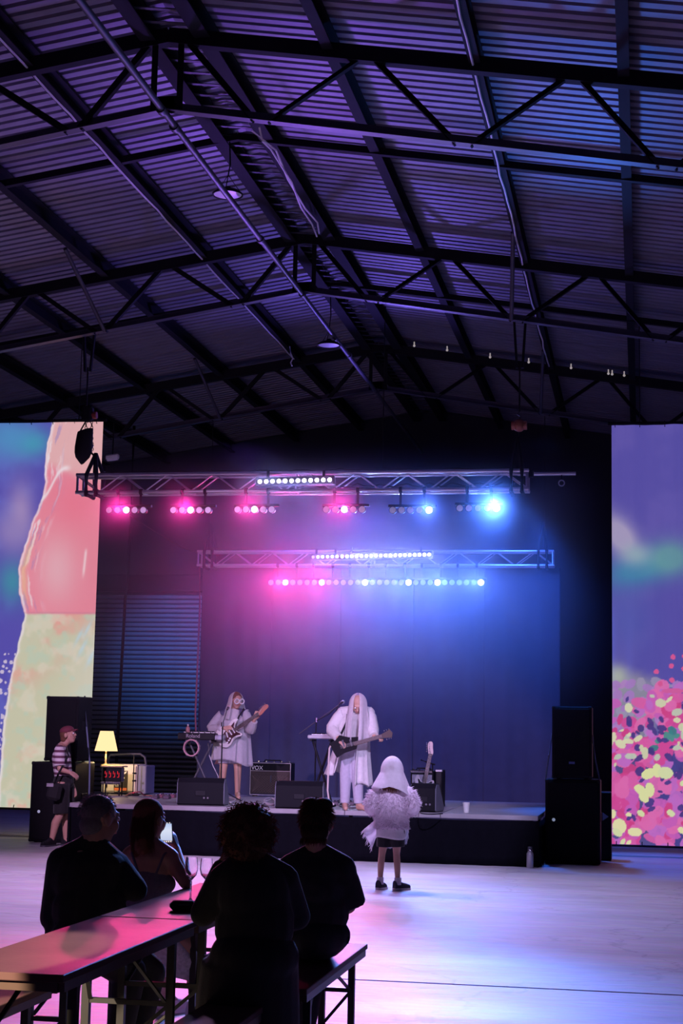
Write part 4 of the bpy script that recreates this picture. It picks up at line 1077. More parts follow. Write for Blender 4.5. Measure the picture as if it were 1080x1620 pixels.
g = guitar('white electric guitar with dark pickguard held by the first guitarist', pmat('cream_white_lacquer', (.72, .68, .66), .25, coat=.5), pmat('dark_red_pickguard', (.05, .012, .016), .35), pmat('reddish_headstock', (.45, .16, .10), .4), 'electric guitars')
p0, p1 = P(364, 1160, YG), P(427, 1118, YG-.06)
place(g, p0, p1-p0, (0, -1, .12)); g.scale = (1.0, 1.0, 1.0)
# leaning guitar
g2 = guitar('pale necked guitar propped against the small patterned amplifier', pmat('pale_body', (.55, .52, .55), .3), M_black, pmat('pale_headstock', (.62, .5, .48), .4), 'electric guitars')
p1 = P(688, 1160, 22.43); p0 = Vector((P(669, 1245, 22.1).x, 22.12, SZ+.235))
place(g2, p0, p1-p0, (0, -1, .1))
g2.matrix_basis = g2.matrix_basis @ Matrix.Diagonal((1.0, 1.0, 1.0, 1.0))
p = P(671, 1206, 22.3); t = thing('guitar_stand', 'thin black stand arm holding the propped guitar neck', 'stand', (p.x, 22.5, SZ))
MB().cyl((p.x+.12, 22.42, SZ), (p.x+.10, 22.40, p.z-.02), .009, n=6).part('upright', M_black, t)
MB().tube([p+Vector((-.06, .10, .03)), p+Vector((.03, .08, 0)), p+Vector((.14, .08, -.03))], .012, 6).part('neck_cradle', M_black, t, True)
# angular black guitar
YG2 = 20.58
g3 = thing('electric_guitar', 'angular black electric guitar held by the second guitarist', 'guitar', tuple(P(545, 1180, YG2)), 'electric guitars')
pt = lambda x, y: tuple(v for v in (lambda q: (q.x, q.z))(P(x, y, YG2)))
poly = [pt(*q) for q in ((537, 1163), (552, 1166.5), (569, 1165.5), (566, 1176), (564, 1185), (546, 1191), (533, 1199), (528, 1190), (521, 1176), (530, 1172))]
b = MB(); b.prism(poly, ((0, YG2, 0), (1, 0, 0), (0, 0, 1), (0, 1, 0)), .04); bo = b.part('body', pmat('black_gloss_lacquer', (.012, .012, .016), .2, coat=.6), g3)
q0, q1 = P(560, 1177, YG2-.03), P(604, 1164.5, YG2-.03)
MB().bar(q0, q1, .05, .024, (0, 1, 0)).part('neck', M_fret, g3)
h0, h1 = q1, P(620, 1159.5, YG2-.03); dv = (h1-h0).normalized(); nv = Vector((-dv.z, 0, dv.x))
MB().prism([(0, -.025), (.05, -.04), (.12, -.05), (.145, 0), (.12, .05), (.05, .035), (0, .025)], (h0, dv, nv, (0, 1, 0)), .018).part('headstock', M_fret, g3)
for k in range(3):
    for s in (-1, 1): MB().box(h0+dv*(.05+.03*k)+nv*(s*.055), (.014, .012, .02), bev=.003).part('tuner', M_chrome, g3)
for k in (0, 1): MB().bar(P(543+k*12, 1176-k*1, YG2-.03)-nv*.045, P(543+k*12, 1176-k*1, YG2-.03)+nv*.045, .022, .02, (0, 1, 0)).part('pickup', M_steel2, bo)
MB().box(P(568.5, 1160, YG2-.02), (.012, .012, .07), bev=.003).part('whammy_bar', M_black, bo)
b = MB(); 
for k in range(6): b.bar(P(538, 1182, YG2-.045)+nv*(-.02+.008*k), q1+Vector((0, -.014, 0))+nv*(-.016+.0065*k), .0012, .0012)
b.part('strings', M_strings, g3, kind='stuff')
# pale coiled lead from the black guitar to the floor
pts = [P(525, 1176, YG2+.0), P(521, 1184, YG2-.03), P(520, 1200, YG2+.02), P(519, 1225, YG2+.05), P(518, 1250, YG2+.1), P(520, 1266, YG2+.12), P(528, 1273, YG2+.15)]
MB().tube(pts, .012, 6).single('guitar_lead', pmat('pale_cable', (.65, .55, .52), .5), tuple(pts[0]), 'pale cable hanging from black guitar down to the stage', 'cable', smooth=True)

# ------------------------------------------------------------------ left end of the stage: lamp, rack, pale cabinet
YC = 23.75
xa, xb = P(160, 1240, YC).x, P(216, 1240, YC).x; zt1 = P(190, 1209, YC).z
t = thing('poster_cabinet', 'pale lit cabinet with dark printed poster on its front', 'cabinet', ((xa+xb)/2, YC, SZ))
M_pale = pmat('warm_lit_enamel', (.74, .66, .52), .45)  # white cabinet, the lamp's warm light put into its colour
wd = xb-xa; ht = zt1-SZ; cx = (xa+xb)/2
MB().box((cx, YC+.24, SZ+ht/2+.01), (wd, .46, ht-.02), bev=.015).part('body', M_pale, t)
MB().box((cx, YC+.0, SZ+ht/2+.01), (wd-.03, .03, ht-.07), bev=.008).part('door', M_pale, t)
MB().box((cx+wd/2+.075, YC+.24, SZ+ht/2+.0), (.13, .44, ht-.03), bev=.012).part('shaded_side', pmat('shaded_side_tone', (.22, .22, .34), .5), t)  # right side of the same cabinet, shade put into a blue-grey box
MB().box((cx-wd*.33, YC-.022, SZ+ht*.5), (.018, .015, .26), bev=.005).part('handle', M_black, t)
px0, px1 = P(181, 1240, YC).x, P(202, 1240, YC).x; pz0, pz1 = P(190, 1254, YC).z, P(190, 1219, YC).z
po = MB().box(((px0+px1)/2, YC-.019, (pz0+pz1)/2), (px1-px0, .004, pz1-pz0)).part('poster', pmat('poster_black', (.03, .022, .015), .6), t)
Mor = pmat('poster_orange', (.85, .20, .06), .6); Mcr = pmat('poster_cream', (.8, .7, .52), .6)
pw = px1-px0; ph = pz1-pz0
MB().box(((px0+px1)/2, YC-.0225, pz0+ph*.16), (pw*.92, .003, ph*.12)).part('orange_band', Mor, po)
b = MB()
for z, l in ((.30, .45), (.36, .6), (.07, .6), (.52, .8), (.60, .85)):
    n = int(l*14)
    for k in range(n):
        if (k*7+int(z*100)) % 5: b.box((px0+pw*(.06+k*.065), YC-.0225, pz0+ph*z), (pw*.045, .003, ph*.04))
b.part('small_print', Mcr, po, kind='stuff')
MB().prism(smooth_poly([(-.42, -.02), (-.2, .08), (.05, .12), (.3, .20), (.42, .26), (.38, .12), (.2, -.02), (-.1, -.12), (-.35, -.14)], 3), (((px0+px1)/2, YC-.0225, pz0+ph*.83), (pw, 0, 0), (0, 0, ph*.55), (0, 1, 0)), .003).part('pale_print', Mcr, po)
b = MB()
for k in range(4): b.box((px0+pw*(.2+.18*k), YC-.0225, pz0+ph*.68), (pw*.10, .003, ph*.08))
b.part('pale_letters', Mcr, po, kind='stuff')
# hooped rail behind
YHh = 24.4
pts = [P(171, 1214, YHh), P(171.5, 1200, YHh), P(175, 1194, YHh), P(205, 1193, YHh), P(222, 1193, YHh), P(229, 1198, YHh), P(231, 1210, YHh), P(231, 1256, YHh)]
pts[0].z = SZ+.02; pts[-1].z = SZ+.02
t = thing('hoop_rail', 'bent dark tube rail behind the pale cabinet', 'rail', tuple(pts[0]))
MB().tube(pts, .02, 8).part('tube', M_steel2, t, True)
for q in (pts[0], pts[-1]): MB().box((q.x, q.y, SZ+.012), (.09, .35, .022), bev=.006).part('foot', M_steel, t)
# rack with red lights on a small stand
YR = 23.1
xa, xb = P(160, 1226, YR).x, P(191, 1226, YR).x; za, zb_ = P(176, 1237, YR).z, P(176, 1214, YR).z; cx = (xa+xb)/2; wd = xb-xa
t = thing('rack_unit', 'black rack unit with red glowing digits on small legs', 'rack', (cx, YR, SZ))
MB().box((cx, YR+.09, (za+zb_)/2), (wd, .16, zb_-za), bev=.01).part('case', pmat('violet_grey_case', (.22, .20, .30), .5), t)
MB().box((cx+.02, YR-.006, (za+zb_)/2), (wd-.03, .02, zb_-za-.01), bev=.004).part('front_panel', M_black, t)
M_red = emat('red_led_digit', (1.0, .03, .05), .8)
for k in range(4):
    x = cx-wd*.28+k*wd*.21; b = MB()
    b.box((x, YR-.018, (za+zb_)/2+.03), (.008, .004, .045)); b.box((x+.022, YR-.018, (za+zb_)/2+.0), (.008, .004, .06)); b.box((x+.011, YR-.018, (za+zb_)/2-.035), (.025, .004, .008))
    b.part('red_digit', M_red, t)
MB().box((cx, YR+.13, zb_+.012), (wd+.04, .28, .02), bev=.006).part('top_board', pmat('warm_lit_board', (.62, .48, .30), .5), t)  # rack top, the lamp's warm light put into its tan colour
b = MB()
for k in range(12): b.cyl((xa+wd*(k+.5)/12, YR+.02, za-.03), (xa+wd*(k+.5)/12, YR-.02, za-.005), .012, n=6)
b.part('plugs', M_alu, t)
for sx in (-.42, .42):
    for y in (.03, .15): MB().box((cx+sx*wd, YR+y, (SZ+za)/2), (.016, .016, za-SZ)).part('leg', M_black, t)
# table lamp
pl = Vector((P(167, 1208, YR+.17).x, YR+.17, zb_+.022))
t = thing('table_lamp', 'glowing table lamp with cream conical shade on the rack unit', 'lamp', tuple(pl))
zs0, zs1 = P(167, 1188, YR+.17).z, P(167, 1156.5, YR+.17).z
r0 = (P(184.5, 1188, YR+.17).x-P(150, 1188, YR+.17).x)/2; r1 = (P(176.5, 1157, YR+.17).x-P(157, 1157, YR+.17).x)/2
MB().lathe([(0, 0), (.075, 0), (.075, .01), (.02, .022), (.013, .05), (.013, zs0-pl.z+.12), (0, zs0-pl.z+.12)], pl, 18).part('base', pmat('brass_stem', (.6, .42, .2), .35, .6), t, True)
cloth(MB().lathe([(r0, zs0-pl.z), (r1, zs1-pl.z)], pl, 28, caps=False).part('shade', M_glow, t, True), .004)
l = bpy.data.lights.new('table_lamp_bulb', 'POINT'); l.energy = 24; l.color = (1, .68, .34); l.shadow_soft_size = .04
o = bpy.data.objects.new('table_lamp_bulb', l); C.objects.link(o); o.location = (pl.x, pl.y, zs0-.03)
# pedals, cables on the stage floor
def pedal(x, y, lab, colr):
    p = px_thing(x, y, SZ); t = thing('effect_pedal', lab, 'pedal', tuple(p), 'effect pedals on the stage')
    MB().box(p+Vector((0, 0, .025)), (.09, .13, .05), bev=.008).part('case', pmat('pedal_paint', colr, .4, .3), t)
    for dx in (-.022, .022): MB().cyl(p+Vector((dx, .04, .05)), p+Vector((dx, .04, .066)), .009, n=8).part('knob', M_black, t)
    MB().cyl(p+Vector((0, -.035, .05)), p+Vector((0, -.035, .064)), .012, n=8).part('switch', M_chrome, t)
names = ['first', 'second', 'third', 'fourth']
for k, x in enumerate((246, 254, 264, 273)): pedal(x, 1264-(k % 2)*2, '%s pedal from the left on the floor right of the pale cabinet' % names[k], (.12+.1*(k % 2), .08, .12))
for k, x in enumerate((531, 539, 556, 586)): pedal(x, 1274-(k % 2)*1.5, '%s pedal from the left at the second guitarist feet' % names[k], (.2, .18+.1*(k % 2), .24))
def cable(pts, r, mat, lab, nm='stage_cable'):
    q = [px_thing(x, y, SZ+r+dz) for x, y, dz in pts]
    pp = []
    for i in range(len(q)-1):
        for j in range(6):
            t = j/6; a, b, c, d = q[max(i-1, 0)], q[i], q[i+1], q[min(i+2, len(q)-1)]
            pp.append(.5*((2*b)+(c-a)*t+(2*a-5*b+4*c-d)*t*t+(-a+3*b-3*c+d)*t**3))
    pp.append(q[-1]); MB().tube(pp, r, 5).single(nm, mat, tuple(q[0]), lab, 'cable', smooth=True)
M_redc = pmat('red_cable_skin', (.55, .04, .05), .4); M_pc = pmat('pale_cable_skin', (.6, .56, .62), .45)
cable([(199, 1259, 0), (204, 1256, .12), (212, 1254, .18), (222, 1253, .12), (228, 1258, 0), (240, 1259, 0)], .009, M_redc, 'red cable looping on the floor before the pale cabinet')
cable([(360, 1262, 0), (352, 1266, 0), (366, 1269, 0), (372, 1264, 0), (358, 1262, 0), (366, 1272, 0), (385, 1271, 0)], .010, M_pc, 'tangled pale cable at the first guitarist feet')
cable([(427, 1262, 0), (420, 1268, 0), (430, 1273, 0), (437, 1268, 0), (429, 1262, .02), (418, 1266, .02), (424, 1273, 0), (436, 1270, .02), (430, 1264, .02), (414, 1272, 0), (404, 1274, 0)], .011, M_pc, 'coiled pale cable left of the middle wedge monitor')
cable([(539, 1276, 0), (536, 1272, .03), (546, 1269, .05), (553, 1274, .02), (548, 1278, 0), (566, 1277, 0), (590, 1275, 0), (610, 1276, 0)], .010, M_pc, 'pale cable looping across the front of the stage')
pts = [P(329, 1176, YK+.1), P(331, 1195, YK+.05), P(337, 1212, YK), P(345, 1228, YK-.05), P(348, 1240, YK-.1)]; pts[-1].z = SZ+.01
MB().tube(pts, .006, 5).single('keyboard_lead', M_pc, tuple(pts[0]), 'thin pale lead drooping from the black keyboard to the deck', 'cable', smooth=True)
cable([(660, 1283, 0), (668, 1287, 0), (684, 1288, 0), (700, 1287, 0)], .008, M_black, 'thin black cable by the right wedge monitor')
# ------------------------------------------------------------------ people: shared body pieces
def Rz(a): return Matrix.Rotation(a, 3, 'Z')
def Rx(a): return Matrix.Rotation(a, 3, 'X')
def Ry(a): return Matrix.Rotation(a, 3, 'Y')
def headM(yaw, nod=0, roll=0): return Rz(math.radians(yaw)) @ Ry(math.radians(roll)) @ Rx(math.radians(nod))
def add_head(b, c, M, k=1.0, neck=None, nr=.052):
    c = Vector(c); q = lambda x, y, z: c + M @ Vector((x*k, y*k, z*k))
    b.ell(q(0, .012, .03), (.074*k, .094*k, .088*k), M); b.ell(q(0, -.022, -.03), (.060*k, .070*k, .085*k), M); b.ell(q(0, -.045, -.085), (.038*k, .035*k, .028*k), M)
    b.cap(q(0, -.088, .012), .010*k, q(0, -.108, -.022), .014*k); b.cap(q(-.032, -.082, .032), .013*k, q(.032, -.082, .032), .013*k)
    b.cap(q(-.045, -.06, -.02), .022*k, q(-.03, -.07, -.045), .02*k); b.cap(q(.045, -.06, -.02), .022*k, q(.03, -.07, -.045), .02*k)
    for s in (-1, 1): b.ell(q(s*.077, .014, -.004), (.013*k, .024*k, .034*k), M)
    if neck is not None: b.cap(q(0, .025, -.07), nr*.95, neck, nr*1.1)
    return q
def face_parts(t, q, M, k=1.0):
    for s in (-1, 1): MB().ell(q(s*.031, -.086, .008), .0125*k).part('eye', M_eye, t, True); MB().ell(q(s*.031, -.0955, .008), .0055*k).part('pupil', M_black, t, True)
    MB().cap(q(-.022, -.090, -.056), .007*k, q(.022, -.090, -.056), .007*k).part('mouth', M_lip, t, True)
def add_hand(b, wr, d, n, side, curl=.5, k=1.0, thumb=.5):
    """palm and five fingers; d to the fingers, n out of the palm, side +1/-1 picks the thumb side"""
    wr = Vector(wr); d = Vector(d).normalized(); n = Vector(n); n = (n-d*n.dot(d)).normalized(); s = d.cross(n)*side
    for off, L, a in ((.030, .072, -.06), (.010, .080, 0), (-.011, .074, .04), (-.030, .058, .10)):
        kn = wr+d*(.088*k)+s*(off*k)
        b.cap(wr+d*.012*k+s*(off*.55*k), .017*k, kn, .0125*k, 8)
        p = kn; ang = curl*.7; 
        for f, r0, r1 in ((.46, .0098, .009), (.30, .009, .008), (.24, .008, .007)):
            dr = (d*math.cos(ang)+n*math.sin(ang)+s*(-a*.6)).normalized(); p2 = p+dr*(L*f*k); b.cap(p, r0*k, p2, r1*k, 8); p = p2; ang += curl*1.0
    th = wr+d*(.028*k)+s*(.026*k); t1 = th+(d*.55+s*.62+n*(.25+thumb*.5)).normalized()*(.044*k); t2 = t1+(d*.8+s*.2+n*(.3+thumb*.6)).normalized()*(.032*k)
    b.cap(th, .015*k, t1, .0115*k, 8); b.cap(t1, .0115*k, t2, .009*k, 8)
def limb(b, pts, rs, n=12):
    for i in range(len(pts)-1): b.cap(pts[i], rs[i], pts[i+1], rs[i+1], n)
def fr(b, p0, r0, p1, r1, n=16, M=None):
    """flat-ended elliptical frustum; r0, r1 = (along hall-right, across)"""
    p0, p1 = Vector(p0), Vector(p1); vs = []
    d = (p1-p0).normalized(); ax = Vector((1, 0, 0)); ax = (ax-d*ax.dot(d)).normalized() if abs(d.x) < .95 else Vector((0, 1, 0)); ay = d.cross(ax)
    if M is not None: ax, ay = M @ ax, M @ ay
    r0 = r0 if isinstance(r0, tuple) else (r0, r0); r1 = r1 if isinstance(r1, tuple) else (r1, r1)
    for p, r in ((p0, r0), (p1, r1)):
        for i in range(n): t = 2*PI*i/n; vs.append(p+ax*(r[0]*math.cos(t))+ay*(r[1]*math.sin(t)))
    b.add(vs, [(i, (i+1) % n, n+(i+1) % n, n+i) for i in range(n)]+[tuple(range(n-1, -1, -1)), tuple(range(n, 2*n))])
def torso(b, pel, chest, neck, shl, shr, w_h=.16, w_c=.17, dp=.10):
    pel, chest, neck, shl, shr = [Vector(v) for v in (pel, chest, neck, shl, shr)]
    ax = (shr-shl); ax.z = 0; ax.normalize(); fwd = Vector((-ax.y, ax.x, 0)); M = Matrix((ax, fwd, Vector((0, 0, 1)))).transposed()
    mid = pel.lerp(chest, .5)
    b.ell(pel, (w_h, dp*1.05, .13), M); b.ell(mid, (w_h*.92, dp*.95, .17), M); b.ell(chest, (w_c, dp*1.1, .17), M); b.ell(chest.lerp(neck, .45), (w_c*.95, dp, .11), M)
    b.cap(shl, .055, neck, .06); b.cap(shr, .055, neck, .06); b.cap(pel, w_h*.75, chest, w_c*.75)
def shoe(b, ank, toe, z, k=1.0, hgt=.085):
    ank = Vector(ank); toe = Vector(toe); d = toe-ank; d.z = 0; d.normalize(); heel = Vector((ank.x, ank.y, 0))-d*.05*k
    s = Vector((-d.y, d.x, 0)); L = (Vector((toe.x, toe.y, 0))-heel).length
    prof = [(0, .034, hgt*k), (.3, .036, hgt*.95*k), (.55, .042, .06*k), (.8, .043, .048*k), (1, .028, .034*k)]
    vs = []; 
    for f, hw, hh in prof:
        c = heel+d*(L*f)
        for t in range(10):
            a = PI*t/9; vs.append(Vector((c.x, c.y, z+.002))+s*(hw*k*math.cos(a))+Vector((0, 0, hh*math.sin(a)**.7)))
    n = 10; fs = [(j*n+i, j*n+i+1, (j+1)*n+i+1, (j+1)*n+i) for j in range(4) for i in range(n-1)]
    fs += [(j*n, (j+1)*n, (j+1)*n+n-1, j*n+n-1) for j in range(4)]; fs += [tuple(range(n)), tuple(range(5*n-1, 4*n-1, -1))]
    return b.add(vs, fs)
def sole(b, ank, toe, z, k=1.0):
    ank = Vector(ank); toe = Vector(toe); d = toe-ank; d.z = 0; d.normalize(); heel = Vector((ank.x, ank.y, 0))-d*.055*k; s = Vector((-d.y, d.x, 0)); L = (Vector((toe.x, toe.y, 0))-heel).length+.008
    out = smooth_poly([(0, .03), (.3, .035), (.7, .046), (.95, .036), (1, 0), (.95, -.036), (.7, -.046), (.3, -.035), (0, -.03)], 2)
    return b.prism([(x*L, y*k) for x, y in out], ((heel.x, heel.y, z+.011), d, s, (0, 0, 1)), .022)
def cloth_mat(name, colr, alpha=1., transl=.35, nscale=30):
    m = bpy.data.materials.new(name); m.use_nodes = True; nt = m.node_tree; nt.nodes.remove(nt.nodes['Principled BSDF']); N = nt.nodes.new; L = nt.links.new
    tc = N('ShaderNodeTexCoord'); n = N('ShaderNodeTexNoise'); n.inputs['Scale'].default_value = nscale; L(tc.outputs['Object'], n.inputs[0])
    mx = N('ShaderNodeMix'); mx.data_type = 'RGBA'; mx.inputs[6].default_value = (*[v*.85 for v in colr], 1); mx.inputs[7].default_value = (*[min(1, v*1.08) for v in colr], 1); L(n.outputs[0], mx.inputs[0])
    d = N('ShaderNodeBsdfDiffuse'); tr = N('ShaderNodeBsdfTranslucent'); L(mx.outputs[2], d.inputs[0]); L(mx.outputs[2], tr.inputs[0])
    s = N('ShaderNodeMixShader'); s.inputs[0].default_value = transl; L(d.outputs[0], s.inputs[1]); L(tr.outputs[0], s.inputs[2]); out = s
    if alpha < 1:
        tp = N('ShaderNodeBsdfTransparent'); s2 = N('ShaderNodeMixShader'); s2.inputs[0].default_value = alpha; L(tp.outputs[0], s2.inputs[1]); L(s.outputs[0], s2.inputs[2]); out = s2
    L(out.outputs[0], nt.nodes['Material Output'].inputs[0]); return m
M_sheer = cloth_mat('sheer_white_fabric', (.80, .77, .82), .62); M_veil = cloth_mat('white_veil_fabric', (.86, .83, .86), .68, .4)
M_coat = cloth_mat('white_linen', (.88, .86, .86), 1, .3); M_lav = cloth_mat('pale_lavender_cotton', (.56, .54, .64), 1, .15); M_pinkv = cloth_mat('pink_sheer_fabric', (.84, .46, .56), .8, .4)
M_darkcl = pmat('black_cotton', (.010, .010, .013), .9, 0, 40, .3, .2, 150, sheen=.12); M_darktee = pmat('dark_patterned_cotton', (.018, .018, .024), .9, 0, 18, .9, sheen=.12)
M_bluetop = pmat('dark_blue_top', (.06, .06, .13), .8, 0, 30, .2); M_fur = pmat('pinkish_white_fur', (.66, .56, .64), .9, 0, 30, .15)
M_tank = pmat('grey_knit', (.13, .12, .17), .9, 0, 80, .3, .3, 200); M_navy = pmat('navy_canvas', (.02, .022, .04), .8); M_sock = pmat('white_sock', (.7, .66, .7), .9)
M_denim = pmat('dark_denim', (.02, .02, .028), .85, 0, 60, .3)
M_hs_b = cloth_mat('backlit_brown_hair', (.20, .105, .075), 1, .55); M_hs_g = cloth_mat('backlit_grey_hair', (.26, .25, .27), 1, .5)  # translucent strands, lighter than the hair beneath: rim light put into colour
def strands(name, mat, parent, items, label=None):
    """many thin tapered strands (root, tip, radius) as one part"""
    b = MB()
    for p, q, r in items:
        p, q = Vector(p), Vector(q); d, a, c = orth(q-p); mid = p.lerp(q, .55)+a*((q-p).length*.12)
        vs = [p+a*r, p-a*.5*r+c*.87*r, p-a*.5*r-c*.87*r, mid+a*r*.7, mid-a*.35*r+c*.6*r, mid-a*.35*r-c*.6*r, q]
        b.add(vs, [(0, 1, 4, 3), (1, 2, 5, 4), (2, 0, 3, 5), (3, 4, 6), (4, 5, 6), (5, 3, 6)])
    return b.part(name, mat, parent, label=label, kind='stuff')
def rdir():
    while True:
        v = Vector((random.uniform(-1, 1), random.uniform(-1, 1), random.uniform(-1, 1)))
        if .1 < v.length < 1: return v.normalized()

# ------------------------------------------------------------------ first guitarist
def person_guitar_one():
    Y = 23.1; Q = lambda x, y, dy=0: P(x, y, Y+dy)
    pel, chest, neck = Q(366, 1177, .02), Q(368, 1142, 0), Q(370, 1125, .02)
    t = thing('person', 'guitarist in sheer white tunic and veil with round white glasses', 'person', (pel.x, Y, SZ))
    M = headM(38, 12); hc = Q(374, 1108, -.03)
    sr, sl = Q(349, 1131), Q(389, 1129)
    er, wr_ = Q(333, 1154, -.06), Q(355, 1152, -.24)
    el, wl = Q(396, 1157, -.14), Q(402, 1138, -.27)
    b = MB(); q = add_head(b, hc, M, 1.0, neck)
    torso(b, pel, chest, neck, sr, sl, .13, .14, .09)
    limb(b, [sr, er, wr_], [.05, .042, .028]); limb(b, [sl, el, wl], [.05, .042, .028])
    add_hand(b, wr_, Q(369, 1150, -.28)-wr_, (0, .8, -.5), -1, .55); add_hand(b, wl, Q(407, 1128, -.29)-wl, Vector((-.3, .9, .2)), -1, .9)
    for hx, kx, ax, fx in ((357, 353, 350, 347), (375, 376, 375.5, 377)):
        hip, kn = Q(hx, 1182, .02), Q(kx, 1217, -.02); an = Q(ax, 1254, .02); an.z = SZ+.08; toe = Q(fx, 1262, -.2); toe.z = SZ+.03
        limb(b, [hip, kn, an], [.085, .056, .038]); limb(b, [an, toe], [.042, .03]); b.cap((an.x, an.y+.03, SZ+.04), .036, (toe.x, toe.y+.05, SZ+.03), .028)
    blob(b, 'body', M_skin, t, .008)
    face_parts(t, q, M)
    # beard and cap-like hair
    b = MB(); b.ell(q(0, .02, .042), (.080, .096, .082), M); blob(b, 'hair', M_hair_b, t, .01)
    for s in (-1, 1): MB().lathe([(.028, -.004), (.042, -.004), (.042, .004), (.028, .004), (.028, -.004)], q(s*.040, -.106, .006), 18, M @ Vector((0, 1, 0))).part('glasses_rim', M_white, t, True)
    MB().tube([q(-.012, -.108, .01), q(.012, -.108, .01)], .004).part('glasses_bridge', M_white, t)
    # dark top under the tunic
    b = MB(); torso(b, pel.lerp(chest, .35), chest, neck, sr, sl, .14, .15, .098); limb(b, [sr, sr.lerp(er, .72)], [.062, .055]); limb(b, [sl, sl.lerp(el, .6)], [.06, .055]); b.cap(sr, .066, neck+Vector((0, 0, -.015)), .07); b.cap(sl, .066, neck+Vector((0, 0, -.015)), .07); blob(b, 'undershirt', M_bluetop, t, .01)
    b = MB(); b.ell(pel, (.15, .11, .12))
    for hx, kx in ((357, 354.5), (374, 375.5)): fr(b, Q(hx, 1176, .02), .10, Q(kx, 1208, 0), .098)
    blob(b, 'shorts', M_lav, t, .012)
    # tunic
    top, hem = Q(369, 1127, .02), Q(366, 1206, 0)
    def tun(u, v):
        a = 2*PI*u; c = top.lerp(hem, v); rx = .12+.11*min(1, v*5)+.06*v; ry = .09+.07*min(1, v*5)+.05*v
        f = 1+.07*v*math.sin(a*7+1)+.04*v*math.sin(a*11); z = -.05*v*math.sin(a+1.2)*v+.02*v*math.sin(a*3)
        return c+Vector((rx*f*math.cos(a), ry*f*math.sin(a), z))
    cloth(MB().grid(tun, 72, 24, True).part('tunic', M_sheer, t, True), .004)
    def pan(u, v):
        c = Q(351-8*v-(1-u)*4*v, 1185+24*v, .06+.05*u); return c+Vector((u*.16*(1), .05*math.sin(u*6), 0))
    cloth(MB().grid(pan, 12, 8).part('pink_panel', M_pinkv, t, True), .004)
    for a0, a1, a2, nmx in ((sr, er, wr_, 1), (sl, el, wl, -1)):
        b = MB()
        pts = [neck.lerp(a0, .5)+Vector((0, .01, -.03))]+[a0.lerp(a1, f) for f in (0, .3, .6, .9)]+[a1.lerp(a2, f) for f in (.15, .4, .65, .85)]
        b.tube(pts, [.062, .068, .072, .074, .076, .075, .070, .062, .057], 14)
        cloth(b.part('sleeve', M_sheer, t, True), .003)
    # veil
    def veil(u, v):
        a = (u-.5)*math.radians(250); r = .108*math.sin(min(v/.42, 1)*PI/2) + max(0, v-.42)*.13; z = .135*math.cos(min(v/.42, 1)*PI/2) - max(0, v-.42)*.46
        w = 1+.06*math.sin(a*5)*v
        return hc + Rz(math.radians(38)) @ Vector((r*w*math.sin(a), r*w*1.15*math.cos(a)+.02, z-.01))
    cloth(MB().grid(veil, 40, 18).part('veil', M_veil, t, True), .003)
    def scarf(u, v):
        a = 2*PI*u; r = .085+.05*v+.012*math.sin(a*6+v*4); c = neck+Vector((.012, -.02, .025-.12*v))
        return c+Vector((r*math.cos(a)*1.15, r*math.sin(a), .012*math.sin(a*3)-.04*v*(math.sin(a) < 0)))
    cloth(MB().grid(scarf, 40, 8, True).part('scarf', M_veil, t, True), .004)
    MB().tube([sl+Vector((-.02, -.05, .07)), Q(378, 1133, -.13), Q(372, 1150, -.2)], .012).part('guitar_strap', M_black, t)
person_guitar_one()

